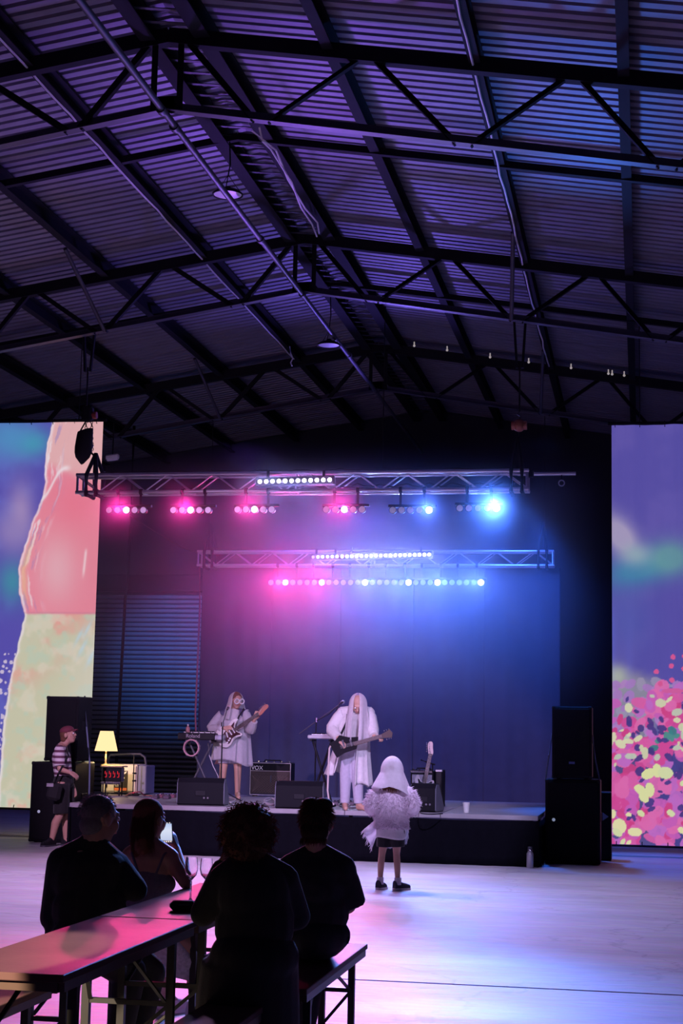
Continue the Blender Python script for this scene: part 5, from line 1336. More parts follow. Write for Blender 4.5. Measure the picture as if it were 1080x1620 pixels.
# ------------------------------------------------------------------ second guitarist
def person_guitar_two():
    Y = 20.87; Q = lambda x, y, dy=0: P(x, y, Y+dy)
    pel, chest, neck = Q(556, 1182, .05), Q(561, 1143, 0), Q(564, 1125, -.05)
    t = thing('person', 'guitarist bowed under a long white veil in white coat and trousers', 'person', (pel.x, Y, SZ))
    M = headM(8, 42); hc = Q(566, 1114, -.14)
    sr, sl = Q(542, 1128, 0), Q(583, 1128, -.02)
    er, wr_ = Q(524, 1154, -.05), Q(536, 1169, -.27)
    el, wl = Q(589, 1153, -.12), Q(592, 1166, -.26)
    b = MB(); q = add_head(b, hc, M, 1.0, neck)
    torso(b, pel, chest, neck, sr, sl, .13, .14, .09)
    limb(b, [sr, er, wr_], [.05, .042, .028]); limb(b, [sl, el, wl], [.05, .042, .028])
    add_hand(b, wr_, Q(547, 1179, -.33)-wr_, (0, .7, -.6), -1, .5); add_hand(b, wl, Q(601, 1167, -.30)-wl, Vector((0.1, .3, -1)), 1, 1.0)
    feet = ((549, 546.5, 545.5, 547, 0), (562, 565, 567, 577, 1))
    for hx, kx, ax, fx, i in feet:
        an = Q(ax, 1266, .0); an.z = SZ+.075; toe = Q(fx, 1271, -.16 if i == 0 else -.1); toe.z = SZ+.025
        b.cap((an.x, an.y, SZ+.10), .038, an, .04); b.cap(an, .04, toe, .028); b.cap((an.x, an.y, SZ+.038), .036, (toe.x, toe.y, SZ+.026), .026)
    blob(b, 'body', M_skin, t, .008)
    face_parts(t, q, M)
    b = MB(); b.ell(pel, (.15, .115, .13))
    for hx, kx, ax, fx, i in feet:
        an = Q(ax, 1266, .0); an.z = SZ+.085; limb(b, [Q(hx, 1186, .03), Q(kx, 1224, 0)], [.095, .078]); fr(b, Q(kx, 1224, 0), .078, an, .062); b.cap(Q(kx, 1222, 0), .078, Q(kx, 1226, 0), .078)
    blob(b, 'trousers', M_lav, t, .009)
    b = MB(); torso(b, pel.lerp(chest, .3), chest, neck, sr, sl, .16, .165, .11); b.cap(sr, .085, neck, .08); b.cap(sl, .085, neck, .08); blob(b, 'shirt', M_coat, t, .01)
    top = Q(563, 1126, -.0); 
    def coat(u, v):
        a = -PI/2+.42+u*(2*PI-.84)      # open at the front
        rx = .10+.10*min(1, v*6)+.10*v*v; ry = .10+.05*min(1, v*6)+.10*v
        zl = P(548, 1228 + (7 if math.cos(a) > 0 else -4), Y+.1).z; c = top.lerp(Vector((P(549, 1200, Y).x, Y+.1, zl)), v)
        f = 1+.08*v*math.sin(a*9)+.05*v*math.sin(a*15+1); z = .025*v*math.sin(a*6)
        if math.cos(a) > .3 and v > .8: z -= .05*(v-.8)/.2
        return c+Vector((rx*f*math.cos(a), ry*f*math.sin(a), z))
    cloth(MB().grid(coat, 96, 26).part('coat', M_coat, t, True), .004)
    for a0, a1, a2 in ((sr, er, wr_), (sl, el, wl)):
        b = MB(); pts = [neck.lerp(a0, .45)+Vector((0, .01, -.03))]+[a0.lerp(a1, f) for f in (.0, .3, .6, .9)]+[a1.lerp(a2, f) for f in (.15, .4, .65, .88)]
        b.tube(pts, [.07, .085, .088, .085, .082, .08, .072, .062, .056], 14); cloth(b.part('sleeve', M_coat, t, True), .004)
    def veil(u, v):
        a = (u-.5)*math.radians(318); k = min(v/.26, 1); r = .118*math.sin(k*PI/2)
        if v > .26: r = .118+.05*math.sin((v-.26)/.74*PI*.5)
        z = .15*math.cos(k*PI/2)-max(0, v-.26)*.62; w = 1+.09*math.sin(a*8)*v*.8
        back = max(0, math.cos(a)); fwd_ = -math.cos(a)
        y = r*w*math.cos(a)*1.0+.02 - (.06*v if fwd_ > 0 else 0)
        x = r*w*math.sin(a)*(1-.25*v*(fwd_ > .2))
        zz = z + (max(0, v-.26)*.34*back)
        return hc+Vector((x, y, zz-.005))
    cloth(MB().grid(veil, 64, 26).part('veil', M_veil, t, True), .003)
    MB().tube([sr+Vector((.06, -.05, .06)), Q(548, 1143, -.13), Q(540, 1160, -.22)], .014).part('guitar_strap', M_black, t)
person_guitar_two()

# ------------------------------------------------------------------ child
def person_child():
    Y = 17.08; Q = lambda x, y, dy=0: P(x, y, Y+dy)
    pel, chest, neck = Q(618, 1305), Q(619, 1262), Q(620, 1243)
    t = thing('person', 'child seen from behind in white veil and furry pale coat', 'person', (pel.x, Y, 0))
    M = headM(185, 0); hc = Q(620, 1221)
    sr, sl = Q(597, 1253), Q(643, 1254); er, el = Q(588, 1277, .02), Q(652, 1278, .02); w1, w2 = Q(603, 1274, .17), Q(637, 1274, .17)
    b = MB(); q = add_head(b, hc, M, .95, neck, .045); torso(b, pel, chest, neck, sr, sl, .11, .11, .08)
    limb(b, [sr, er, w1], [.04, .035, .024]); limb(b, [sl, el, w2], [.04, .035, .024])
    add_hand(b, w1, (.5, .5, .5), (1, 0, 0), 1, .6, .85); add_hand(b, w2, (-.5, .5, .5), (-1, 0, 0), -1, .6, .85)
    legs = ((609, 604, 601, 609), (628, 627, 629, 647))
    an = []
    for hx, kx, ax, fx in legs:
        a = Q(ax, 1396); a.z = .075; toe = Q(fx, 1406, .10); an.append((a, toe))
        limb(b, [Q(hx, 1318), Q(kx, 1351), Q((kx+ax)/2, 1366, -.012), a], [.060, .037, .037, .025]); b.cap(a, .027, (toe.x*.5+a.x*.5, toe.y*.5+a.y*.5, .04), .028)
    blob(b, 'body', M_skin, t, .008); face_parts(t, q, M, .95)
    for s in range(2):
        a, toe = an[s]; bb = MB(); bb.cyl(a+Vector((0, 0, -.02)), a+Vector((0, 0, .055)), .038, .037, n=14); bb.part('sock', M_sock, t, True)
        sh = shoe(MB(), a, toe, .02, .92).part('shoe', M_navy, t, True); sole(MB(), a, toe, 0, .92).part('sole', M_sock, sh)
    b = MB(); b.ell(pel, (.125, .10, .11))
    for hx, kx in ((608, 606.5), (628, 629)): fr(b, Q(hx, 1312), .085, Q(kx, 1340), .075)
    blob(b, 'shorts', M_darkcl, t, .009)
    def shirt(u, v):
        a = 2*PI*u; c = Q(618, 1296).lerp(Q(618, 1326), v); return c+Vector(((.145+.01*v+.006*math.sin(a*9))*math.cos(a), (.115+.01*v)*math.sin(a), .012*math.sin(a*2)*v))
    cloth(MB().grid(shirt, 48, 8, True).part('shirt_tail', M_coat, t, True), .004)
    # furry coat
    b = MB(); prims = [(Q(619, 1250), .095, Q(619, 1262), .14), (sr, .075, er, .088), (sl, .075, el, .088), (er, .085, w1, .062), (el, .085, w2, .062)]
    for p0, r0, p1, r1 in prims: b.cap(p0, r0, p1, r1)
    fr(b, Q(619, 1255), (.155, .125), Q(619, 1285), (.165, .14)); fr(b, Q(619, 1285), (.165, .14), Q(619, 1311), (.172, .145)); b.cap(sr, .07, neck, .07); b.cap(sl, .07, neck, .07)
    co = blob(b, 'fur_coat', M_fur, t, .012)
    it = []
    def add_sp(p, nrm, L=.026):
        d = (nrm+rdir()*.55+Vector((0, 0, -.45))).normalized(); it.append((p, p+d*(L*random.uniform(.6, 1.5)), .0032))
    for k in range(2600):
        h = random.random(); a = random.uniform(0, 2*PI); c = Q(619, 1255).lerp(Q(619, 1311), h); rx, ry = .155+.017*h, .125+.02*h
        add_sp(c+Vector((rx*math.cos(a), ry*math.sin(a), 0)), Vector((math.cos(a), math.sin(a), 0)))
    for p0, r0, p1, r1 in prims[1:]:
        d, aa, cc = orth(p1-p0)
        for k in range(650):
            f = random.random(); a = random.uniform(0, 2*PI); nn = aa*math.cos(a)+cc*math.sin(a); add_sp(p0.lerp(p1, f)+nn*(r0+(r1-r0)*f), nn, .034)
    for k in range(500):
        a = random.uniform(0, PI*2); nn = rdir(); nn.z = abs(nn.z); f = random.random(); add_sp(sr.lerp(sl, f)+nn*.075, nn, .026)
    strands('fur', M_fur, t, it)
    b = MB(); b.ell(q(0, .02, .035), (.080, .098, .086), M); b.ell(q(0, .055, -.05), (.075, .06, .09), M); blob(b, 'hair', M_hair_b, t, .008)
    # hair tuft under the hem of the veil
    it = []
    for k in range(160):
        x = random.uniform(603, 634); p = Q(x, 1240, -.10+random.uniform(-.02, .02)); p2 = Q(x+random.uniform(-5, 5), 1250+random.uniform(0, 8)-abs(x-618)*.25, -.135+random.uniform(-.02, .02)); it.append((p, p2, .004))
    strands('hair_ends', M_hair_b, t, it)
    # veil
    def veil(u, v):
        a = 2*PI*u; k = min(v/.5, 1); r = .115*math.sin(k*PI/2)+max(0, v-.5)*.17
        z = .165*math.cos(k*PI/2)-max(0, v-.5)*.30; sx = math.cos(a); back = -math.sin(a)
        z -= max(0, v-.5)*(.16*max(0, sx)+.05*max(0, -sx)) - max(0, v-.5)*.02*math.sin(a*4)
        w = 1+.03*v*math.sin(a*6+.5)
        return hc+Vector((r*w*1.05*math.cos(a)+.0, r*w*1.02*math.sin(a), z))
    cloth(MB().grid(veil, 56, 22, True).part('veil', M_veil, t, True), .003)
    # fringed shawl corners hanging from the front
    def corner(nmx, pts, dy, fr_edge):
        A, B_, C_, D_ = [Q(x, y, dy) for x, y in pts]
        def fn(u, v): return (A.lerp(B_, u)).lerp(D_.lerp(C_, u), v)+Vector((0, .02*math.sin(u*7+v*3), 0))
        o = cloth(MB().grid(fn, 10, 10).part(nmx, M_veil, t, True), .003); it = []
        for k in range(46):
            f = random.random(); e = fr_edge[random.randrange(len(fr_edge))]; p = [A, B_, C_, D_][e[0]].lerp([A, B_, C_, D_][e[1]], f)
            it.append((p, p+Vector((random.uniform(-.035, .01), random.uniform(-.01, .01), random.uniform(-.05, -.02))), .004))
        strands('fringe', M_veil, o, it)
    corner('shawl_corner', [(592, 1298), (600, 1308), (588, 1343), (574, 1314)], .10, [(3, 2), (0, 3)])
    corner('shawl_corner', [(636, 1306), (646, 1304), (645, 1326), (640, 1333)], .08, [(1, 2), (3, 2)])
    corner('shawl_corner', [(612, 1318), (624, 1318), (621, 1336), (615, 1336)], .13, [(3, 2)])
person_child()

# ------------------------------------------------------------------ man with cap beside the left stack
def person_cap():
    Y = 21.55; Q = lambda x, y, dy=0: P(x, y, Y+dy)
    pel, chest, neck = Q(101, 1233), Q(97, 1198), Q(99, 1179)
    t = thing('person', 'young man in cap and striped shirt looking up at the stage', 'person', (pel.x, Y, 0))
    M = headM(92, -14); hc = Q(108, 1163)
    sr, sl = Q(94, 1187, -.16), Q(97, 1187, .16); er, wr_ = Q(95, 1217, -.22), Q(111, 1222, -.24); el, wl = Q(104, 1219, .2), Q(116, 1245, .14)
    b = MB(); q = add_head(b, hc, M, 1.0, neck)
    for p0, r0, p1, r1 in ((pel, .12, chest, .115), (chest, .115, neck, .06), (sr, .05, neck, .055), (sl, .05, neck, .055)): b.cap(p0, r0, p1, r1)
    limb(b, [sr, er, wr_], [.05, .040, .028]); limb(b, [sl, el, wl], [.05, .040, .028])
    add_hand(b, wr_, Q(121, 1228, -.22)-wr_, (0, .6, -.8), 1, .6); add_hand(b, wl, Q(118, 1260, .13)-wl, (0, -1, 0), 1, .4)
    an = []
    for hx, kx, ky, ax, ay, dy, fx in ((98, 96, 1287, 82, 1325, -.09, 74), (103, 106, 1288, 104.5, 1328, .09, 117)):
        a = Q(ax, ay, dy); a.z = .085; toe = Q(fx, 1334, dy-.06); an.append((a, toe))
        limb(b, [Q(hx, 1243, dy), Q(kx, ky, dy), Q((kx+ax)/2-1, (ky+ay)/2-4, dy), a], [.09, .058, .060, .036]); b.cap(a, .036, (toe.x*.5+a.x*.5, toe.y*.5+a.y*.5, .05), .034)
    blob(b, 'body', M_skin, t, .008); face_parts(t, q, M)
    for a, toe in an:
        d = Vector((1, -.25, 0)) if a is an[1][0] else Vector((-.35, -1, 0)); toe = Vector((a.x, a.y, 0))+d.normalized()*.20
        s = shoe(MB(), a, toe, .02, 1.1, .10).part('shoe', M_black, t, True); sole(MB(), a, toe, 0, 1.1).part('sole', M_steel2, s)
    b = MB(); b.ell(q(0, .03, .02), (.083, .088, .085), M); b.ell(q(0, .065, -.035), (.07, .055, .065), M); b.cap(q(-.03, -.075, .052), .02, q(.03, -.075, .052), .02); blob(b, 'hair', M_hair_b, t, .009)
    M_cap = pmat('dark_red_cap', (.16, .03, .05), .8); b = MB(); b.ell(q(0, .008, .068), (.086, .104, .064), M); cp = blob(b, 'cap', M_cap, t, .009)
    def brim(u, v):
        a = (u-.5)*2.0; return q(math.sin(a)*.078, -.085-.065*v*math.cos(a), .062-.012*v-.03*abs(math.sin(a))**2)
    cloth(MB().grid(brim, 12, 5).part('brim', M_cap, cp, True), .006)
    m = bpy.data.materials.new('striped_jersey'); m.use_nodes = True; nt = m.node_tree; L = nt.links.new; N = nt.nodes.new; bs = nt.nodes['Principled BSDF']; bs.inputs['Roughness'].default_value = .9
    tc = N('ShaderNodeTexCoord'); sp = N('ShaderNodeSeparateXYZ'); L(tc.outputs['Object'], sp.inputs[0]); ma = N('ShaderNodeMath'); ma.operation = 'MULTIPLY'; ma.inputs[1].default_value = 13.0; L(sp.outputs[2], ma.inputs[0])
    f = N('ShaderNodeMath'); f.operation = 'FRACT'; L(ma.outputs[0], f.inputs[0]); g = N('ShaderNodeMath'); g.operation = 'GREATER_THAN'; g.inputs[1].default_value = .55; L(f.outputs[0], g.inputs[0])
    mx = N('ShaderNodeMix'); mx.data_type = 'RGBA'; mx.inputs[6].default_value = (.72, .66, .68, 1); mx.inputs[7].default_value = (.14, .05, .09, 1); L(g.outputs[0], mx.inputs[0]); L(mx.outputs[2], bs.inputs['Base Color'])
    b = MB()
    for p0, r0, p1, r1 in ((pel.lerp(chest, .2), .125, chest, .132), (chest, .132, neck+Vector((-.02, 0, -.05)), .085), (sr, .066, neck+Vector((0, 0, -.05)), .07), (sl, .066, neck+Vector((0, 0, -.05)), .07)): b.cap(p0, r0, p1, r1)
    fr(b, sr, .075, sr.lerp(er, .85), .082); b.cap(sr, .075, sr.lerp(er, .2), .075); fr(b, sl, .07, sl.lerp(el, .8), .075); b.cap(sl, .072, sl.lerp(el, .2), .07)
    blob(b, 'striped_shirt', m, t, .01)
    b = MB(); b.ell(pel+Vector((0, 0, -.02)), (.145, .16, .12))
    for hx, kx, dy in ((98, 97, -.09), (104, 106.5, .09)): fr(b, Q(hx, 1240, dy), .115, Q(kx, 1287, dy), .112)
    blob(b, 'shorts', M_darkcl, t, .012)
    bg = thing('sling_bag', 'black sling bag with strap on the cap wearer hip', 'bag', tuple(Q(84, 1250, -.26)))
    MB().box(Q(86, 1252, -.30), (.20, .10, .24), Matrix.Rotation(.2, 3, 'Y'), .04).part('pouch', M_strap, bg)
    MB().box(Q(79, 1242, -.355), (.10, .012, .05), bev=.006).part('buckle', M_alu, bg)
    MB().tube([Q(86, 1240, -.32), Q(92, 1225, -.30), Q(108, 1195, -.16), Q(104, 1182, -.02), Q(92, 1187, .12)], .014).part('strap', M_strap, bg, True)
person_cap()
# ------------------------------------------------------------------ beer tables and benches
def folding(name, lab, cat, group, x0, x1, y0, y1, z, nboard, near_braces=True):
    cx = (x0+x1)/2; t = thing(name, lab, cat, (cx, y0, 0), group); th = .028
    bw = (x1-x0)/nboard
    for k in range(nboard):
        MB().box((x0+bw*(k+.5), (y0+y1)/2, z-th/2), (bw-.002, y1-y0, th), bev=.003).part('board', M_wood, t)
    b = MB()
    for x in (x0+.02, x1-.02): b.box((x, (y0+y1)/2, z-th-.018), (.028, y1-y0-.06, .034))
    b.box((cx, y0+.04, z-th-.018), (x1-x0-.06, .03, .034)); b.box((cx, y1-.04, z-th-.018), (x1-x0-.06, .03, .034))
    b.part('under_frame', M_edge, t)
    lx = (x1-x0)/2-.045; zt_ = z-th-.03
    for ye, sg in ((y0+.24, 1), (y1-.24, -1)):
        for s in (-1, 1): MB().box((cx+s*lx, ye, zt_/2), (.034, .034, zt_)).part('leg', M_leg, t)
        for f in (.16, .62): MB().box((cx, ye, zt_*f), (lx*2, .022, .022)).part('cross_bar', M_leg, t)
        MB().box((cx, ye, zt_-.015), (lx*2+.03, .03, .03)).part('hinge_bar', M_leg, t)
        for s in (-1, 1): MB().bar((cx+s*lx*.9, ye, zt_*.62), (cx+s*lx*.5, ye+sg*.34, zt_-.01), .018, .008).part('folding_stay', M_leg, t)
        MB().bar((cx-lx, ye, zt_*.16), (cx+lx, ye, zt_*.62), .016, .008, (0, 1, 0)).part('folding_stay', M_leg, t)
    return t
folding('beer_table', 'near varnished folding table with tan light on its end', 'table', 'folding tables', -2.44, -1.97, 5.49, 7.215, .77, 1)
folding('beer_table', 'far varnished folding table carrying the wine glasses', 'table', 'folding tables', -2.44, -1.97, 7.235, 8.96, .77, 1)
folding('beer_bench', 'far right folding bench under the short haired person', 'bench', 'folding benches', -1.74, -1.49, 7.36, 9.02, .47, 1)
folding('beer_bench', 'near right folding bench reaching the bottom edge of the picture', 'bench', 'folding benches', -1.83, -1.575, 5.56, 7.22, .47, 1)
folding('beer_bench', 'near left folding bench seen at the lower left corner', 'bench', 'folding benches', -2.88, -2.62, 5.5, 7.2, .47, 1)
folding('beer_bench', 'far left folding bench under the grey haired man and woman', 'bench', 'folding benches', -2.90, -2.64, 7.26, 8.98, .47, 1)
TZ = .77
# ------------------------------------------------------------------ wine glasses, pouch, phone
M_glass = bpy.data.materials.new('clear_glass'); M_glass.use_nodes = True
bs = M_glass.node_tree.nodes['Principled BSDF']; bs.inputs['Transmission Weight'].default_value = 1; bs.inputs['Roughness'].default_value = .02; bs.inputs['IOR'].default_value = 1.45; bs.inputs['Base Color'].default_value = (.95, .93, .96, 1)
def wineglass(x, y, lab, hh):
    p = px_thing(x, y, TZ); t = thing('wine_glass', lab, 'glass', tuple(p), 'wine glasses on the far table'); p = p+Vector((0, 0, .001))
    prof = [(.0, 0), (.034, 0), (.035, .002), (.012, .007), (.0042, .018), (.004, hh*.48), (.012, hh*.52), (.027, hh*.60), (.034, hh*.74), (.031, hh*.90), (.028, hh), (.0266, hh), (.0292, hh*.90), (.0322, hh*.74), (.0255, hh*.61), (.011, hh*.54), (0, hh*.53)]
    MB().lathe(prof, p, 28).part('glass_body', M_glass, t, True)
wineglass(301, 1427, 'left wine glass standing on the far table', .218)
wineglass(325, 1424, 'right wine glass partly hidden by the curly haired person arm', .205)
p = px_thing(289, 1441, TZ)
t = thing('pouch', 'dark rounded pouch lying on the table by the left glass', 'pouch', tuple(p))
MB().box(p+Vector((0, 0, .025)), (.125, .09, .046), Matrix.Rotation(.3, 3, 'Z'), .018).part('case', M_darkcl, t, True)
MB().tube([p+Vector((-.05, -.04, .03)), p+Vector((0, -.05, .032)), p+Vector((.05, -.025, .03))], .004).part('zip', M_steel2, t)

# ------------------------------------------------------------------ the four people at the tables
def person_grey():
    Y = 7.95; Q = lambda x, y, dy=0: P(x, y, Y+dy)
    pel = Q(140, 1486, -.08); chest = Q(140, 1392, 0); neck = Q(146, 1342, .0)
    t = thing('person', 'grey haired man in dark sweater leaning an elbow on table', 'person', (pel.x, Y, 0))
    M = headM(150, 6); hc = Q(158, 1296, .02)
    sl, sr = Q(98, 1364, -.05), Q(182, 1370, .12); er, wr_ = Q(213, 1426, .02), Q(196, 1437, .26); el, wl = Q(84, 1452, -.05), Q(120, 1475, .16)
    wr_.z = TZ+.045; er.z = TZ+.05
    b = MB(); q = add_head(b, hc, M, 1.04, neck, .062)
    torso(b, pel, chest, neck, sl, sr, .17, .18, .11); limb(b, [sl, el, wl], [.055, .045, .03]); limb(b, [sr, er, wr_], [.055, .045, .03])
    add_hand(b, wr_, (.25, 1, 0), (0, 0, -1), -1, .25); add_hand(b, wl, (.6, .6, -.2), (0, 0, -1), 1, .4)
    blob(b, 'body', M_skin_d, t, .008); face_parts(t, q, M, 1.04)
    it = []
    b = MB(); b.ell(q(0, .022, .036), (.078, .092, .084), M); b.ell(q(0, .055, -.03), (.066, .055, .06), M); blob(b, 'hair', M_hair_g, t, .007)
    for k in range(900):
        n = rdir(); p = q(n.x*.078, .022+n.y*.092, .036+n.z*.084)
        if n.z < -.3 or (n.y < -.5 and n.z < .35): continue
        it.append((p, p+(M @ n+Vector((0, 0, -.5))).normalized()*.016, .0016))
    strands('hair_strands', M_hs_g, t, it)
    b = MB(); torso(b, pel, chest, neck+Vector((0, 0, -.03)), sl, sr, .205, .20, .135); b.cap(sl, .075, neck+Vector((-.01, 0, .0)), .078); b.cap(sr, .075, neck+Vector((.01, 0, .0)), .078); b.cap(neck+Vector((0, 0, -.03)), .08, neck+Vector((0, .0, .03)), .068)
    limb(b, [sl, el], [.078, .068]); limb(b, [el, wl], [.068, .045]); limb(b, [sr, er], [.078, .064]); limb(b, [er, wr_], [.062, .042]); b.cap(neck+Vector((0, 0, -.02)), .07, chest, .15)
    b.ell(Q(136, 1440, -.02), (.215, .14, .17)); b.ell(Q(135, 1478, -.05), (.215, .145, .10))
    blob(b, 'sweater', M_darkcl, t, .01)
    b = MB(); b.ell(pel+Vector((0, 0, -.02)), (.19, .16, .10))
    for dx, dy, kx, ax in ((.02, .10, 236, 214), (.0, -.08, 205, 186)):
        kn = Q(kx, 1538, dy+.06); an = Vector((Q(ax, 1600, dy-.1).x, kn.y-.12, .09)); limb(b, [pel+Vector((dx, dy, 0)), kn, an], [.105, .085, .06])
        b.cap(an, .055, an+Vector((.02, .02, -.02)), .055)
    blob(b, 'trousers', M_denim, t, .011)
    for dx, dy, kx, ax in ((.02, .10, 236, 214), (.0, -.08, 205, 186)):
        kn = Q(kx, 1538, dy+.06); an = Vector((Q(ax, 1600, dy-.1).x, kn.y-.12, .08)); toe = an+Vector((.08, .2, 0)); toe.z = .03; shoe(MB(), an, toe, 0, 1.1).part('shoe', M_black, t, True)
person_grey()

def person_phone():
    Y = 8.65; Q = lambda x, y, dy=0: P(x, y, Y+dy)
    pel = Q(230, 1458); chest = Q(235, 1385); neck = Q(238, 1338)
    t = thing('person', 'long haired woman in strappy top holding up a phone', 'person', (pel.x, Y, 0))
    M = headM(162, 0); hc = Q(237, 1297, .02)
    sl, sr = Q(207, 1354), Q(268, 1357); er, wr_ = Q(294, 1397, .0), Q(279, 1343, .26); el, wl = Q(196, 1400, .12), Q(232, 1378, .3)
    b = MB(); q = add_head(b, hc, M, .98, neck, .047)
    torso(b, pel, chest, neck, sl, sr, .135, .125, .088); limb(b, [sr, er, wr_], [.045, .036, .024]); limb(b, [sl, el, wl], [.043, .036, .024])
    d = Q(272, 1318, .28)-wr_; add_hand(b, wr_, d, (-1, .2, 0), 1, .55, .95); add_hand(b, wl, (1, .2, .6), (0, .2, -1), 1, .5, .95)
    kn, kn2 = Q(262, 1498, .22), Q(303, 1500, .12); an, an2 = Q(263, 1568, .62), Q(311, 1585, .40); an.z = .10; an2.z = .10
    limb(b, [pel+Vector((.05, .05, 0)), kn, an], [.085, .058, .036]); limb(b, [pel+Vector((.05, -.04, 0)), kn2, an2], [.085, .058, .036])
    for a in (an, an2): b.cap(a, .034, (a.x+.05, a.y+.06, .04), .03)
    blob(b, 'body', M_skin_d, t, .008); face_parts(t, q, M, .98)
    for a in (an, an2):
        toe = a+Vector((.10, .14, 0)); sock = MB(); sock.cyl(a+Vector((0, 0, -.05)), a+Vector((0, 0, .09)), .045, .05, n=14); sock.part('sock', M_sock, t, True); s = shoe(MB(), a, toe, .015, 1.05, .095).part('shoe', M_sock, t, True); sole(MB(), a, toe, 0, 1.05).part('sole', M_white, s)
    b = MB(); b.ell(q(0, .02, .035), (.082, .098, .086), M); b.ell(q(0, .05, -.04), (.078, .065, .09), M); b.cap(q(0, .06, -.06), .068, Q(226, 1338, -.08), .05); b.cap(q(.01, .06, -.06), .05, Q(216, 1350, -.06), .026); blob(b, 'hair', M_hair_b, t, .008)
    it = []
    for k in range(420):
        a = random.uniform(-1.3, 1.3); p = q(.078*math.sin(a), .03+.075*math.cos(a), random.uniform(-.02, .06)); e = Q(random.uniform(207, 246), random.uniform(1335, 1358), -.09+random.uniform(-.02, .03)); it.append((p, e, .0024))
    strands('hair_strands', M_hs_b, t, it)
    b = MB(); torso(b, pel, chest+Vector((0, 0, -.05)), chest+Vector((0, 0, .02)), chest+Vector((-.10, 0, -.04)), chest+Vector((.10, 0, -.04)), .142, .132, .098)
    blob(b, 'top', M_tank, t, .009)
    for s0, e0 in ((Q(212, 1349, -.05), Q(222, 1392, -.125)), (Q(262, 1352, -.05), Q(243, 1392, -.125))):
        MB().tube([s0+Vector((0, .09, -.02)), s0+Vector((0, .02, .012)), s0+Vector((0, -.04, -.0)), e0], .007, 6).part('strap', M_tank, t, True)
    M_lace = pmat('white_lace', (.6, .58, .64), .9, 0, 60, .5)
    def sk_(u, v):
        a = 2*PI*u; c = pel.lerp(Q(283, 1525, .26), v); return c+Vector(((.16+.07*v+.012*math.sin(a*7))*math.cos(a), (.13+.08*v)*math.sin(a), -.06*v+.02*math.sin(a*3)))
    cloth(MB().grid(sk_, 40, 12, True).part('lace_skirt', M_lace, t, True), .004)
    # the phone she holds
    c = Q(263, 1317, .20); ph = thing('mobile_phone', 'lit mobile phone filming the stage in the woman hand', 'phone', tuple(c))
    Mx = Rz(.12) @ Ry(-.08)
    MB().box(c, (.072, .009, .125), Mx, .004).part('case', M_black, ph)
    m = bpy.data.materials.new('phone_screen'); m.use_nodes = True; nt = m.node_tree; nt.nodes.remove(nt.nodes['Principled BSDF']); N = nt.nodes.new; L = nt.links.new
    tc = N('ShaderNodeTexCoord'); sp = N('ShaderNodeSeparateXYZ'); L(tc.outputs['Generated'], sp.inputs[0]); cr = N('ShaderNodeValToRGB'); e = N('ShaderNodeEmission'); L(sp.outputs[2], cr.inputs[0]); L(cr.outputs[0], e.inputs[0]); e.inputs[1].default_value = .95
    el_ = cr.color_ramp.elements; el_[0].color = (.02, .02, .05, 1); el_[0].position = .0; el_[1].color = (.55, .62, .85, 1); el_[1].position = .16
    for ps, cc in ((.12, (.10, .05, .08, 1)), (.6, (.72, .78, .95, 1)), (.88, (.5, .62, .92, 1)), (.93, (.01, .01, .03, 1))): x = el_.new(ps); x.color = cc
    L(e.outputs[0], nt.nodes['Material Output'].inputs[0])
    MB().box(c+Mx @ Vector((0, -.006, 0)), (.065, .002, .117), Mx).part('screen', m, ph)
    b = MB()
    for k in range(4): b.box(c+Mx @ Vector((-.02+.014*k, -.0075, .052)), (.005, .001, .005), Mx)
    for k in range(5): b.box(c+Mx @ Vector((-.024+.012*k, -.0075, -.050)), (.007, .001, .006), Mx)
    b.part('screen_icons', emat('white_icon', (1, .85, .75), 1.0), ph, kind='stuff')
person_phone()

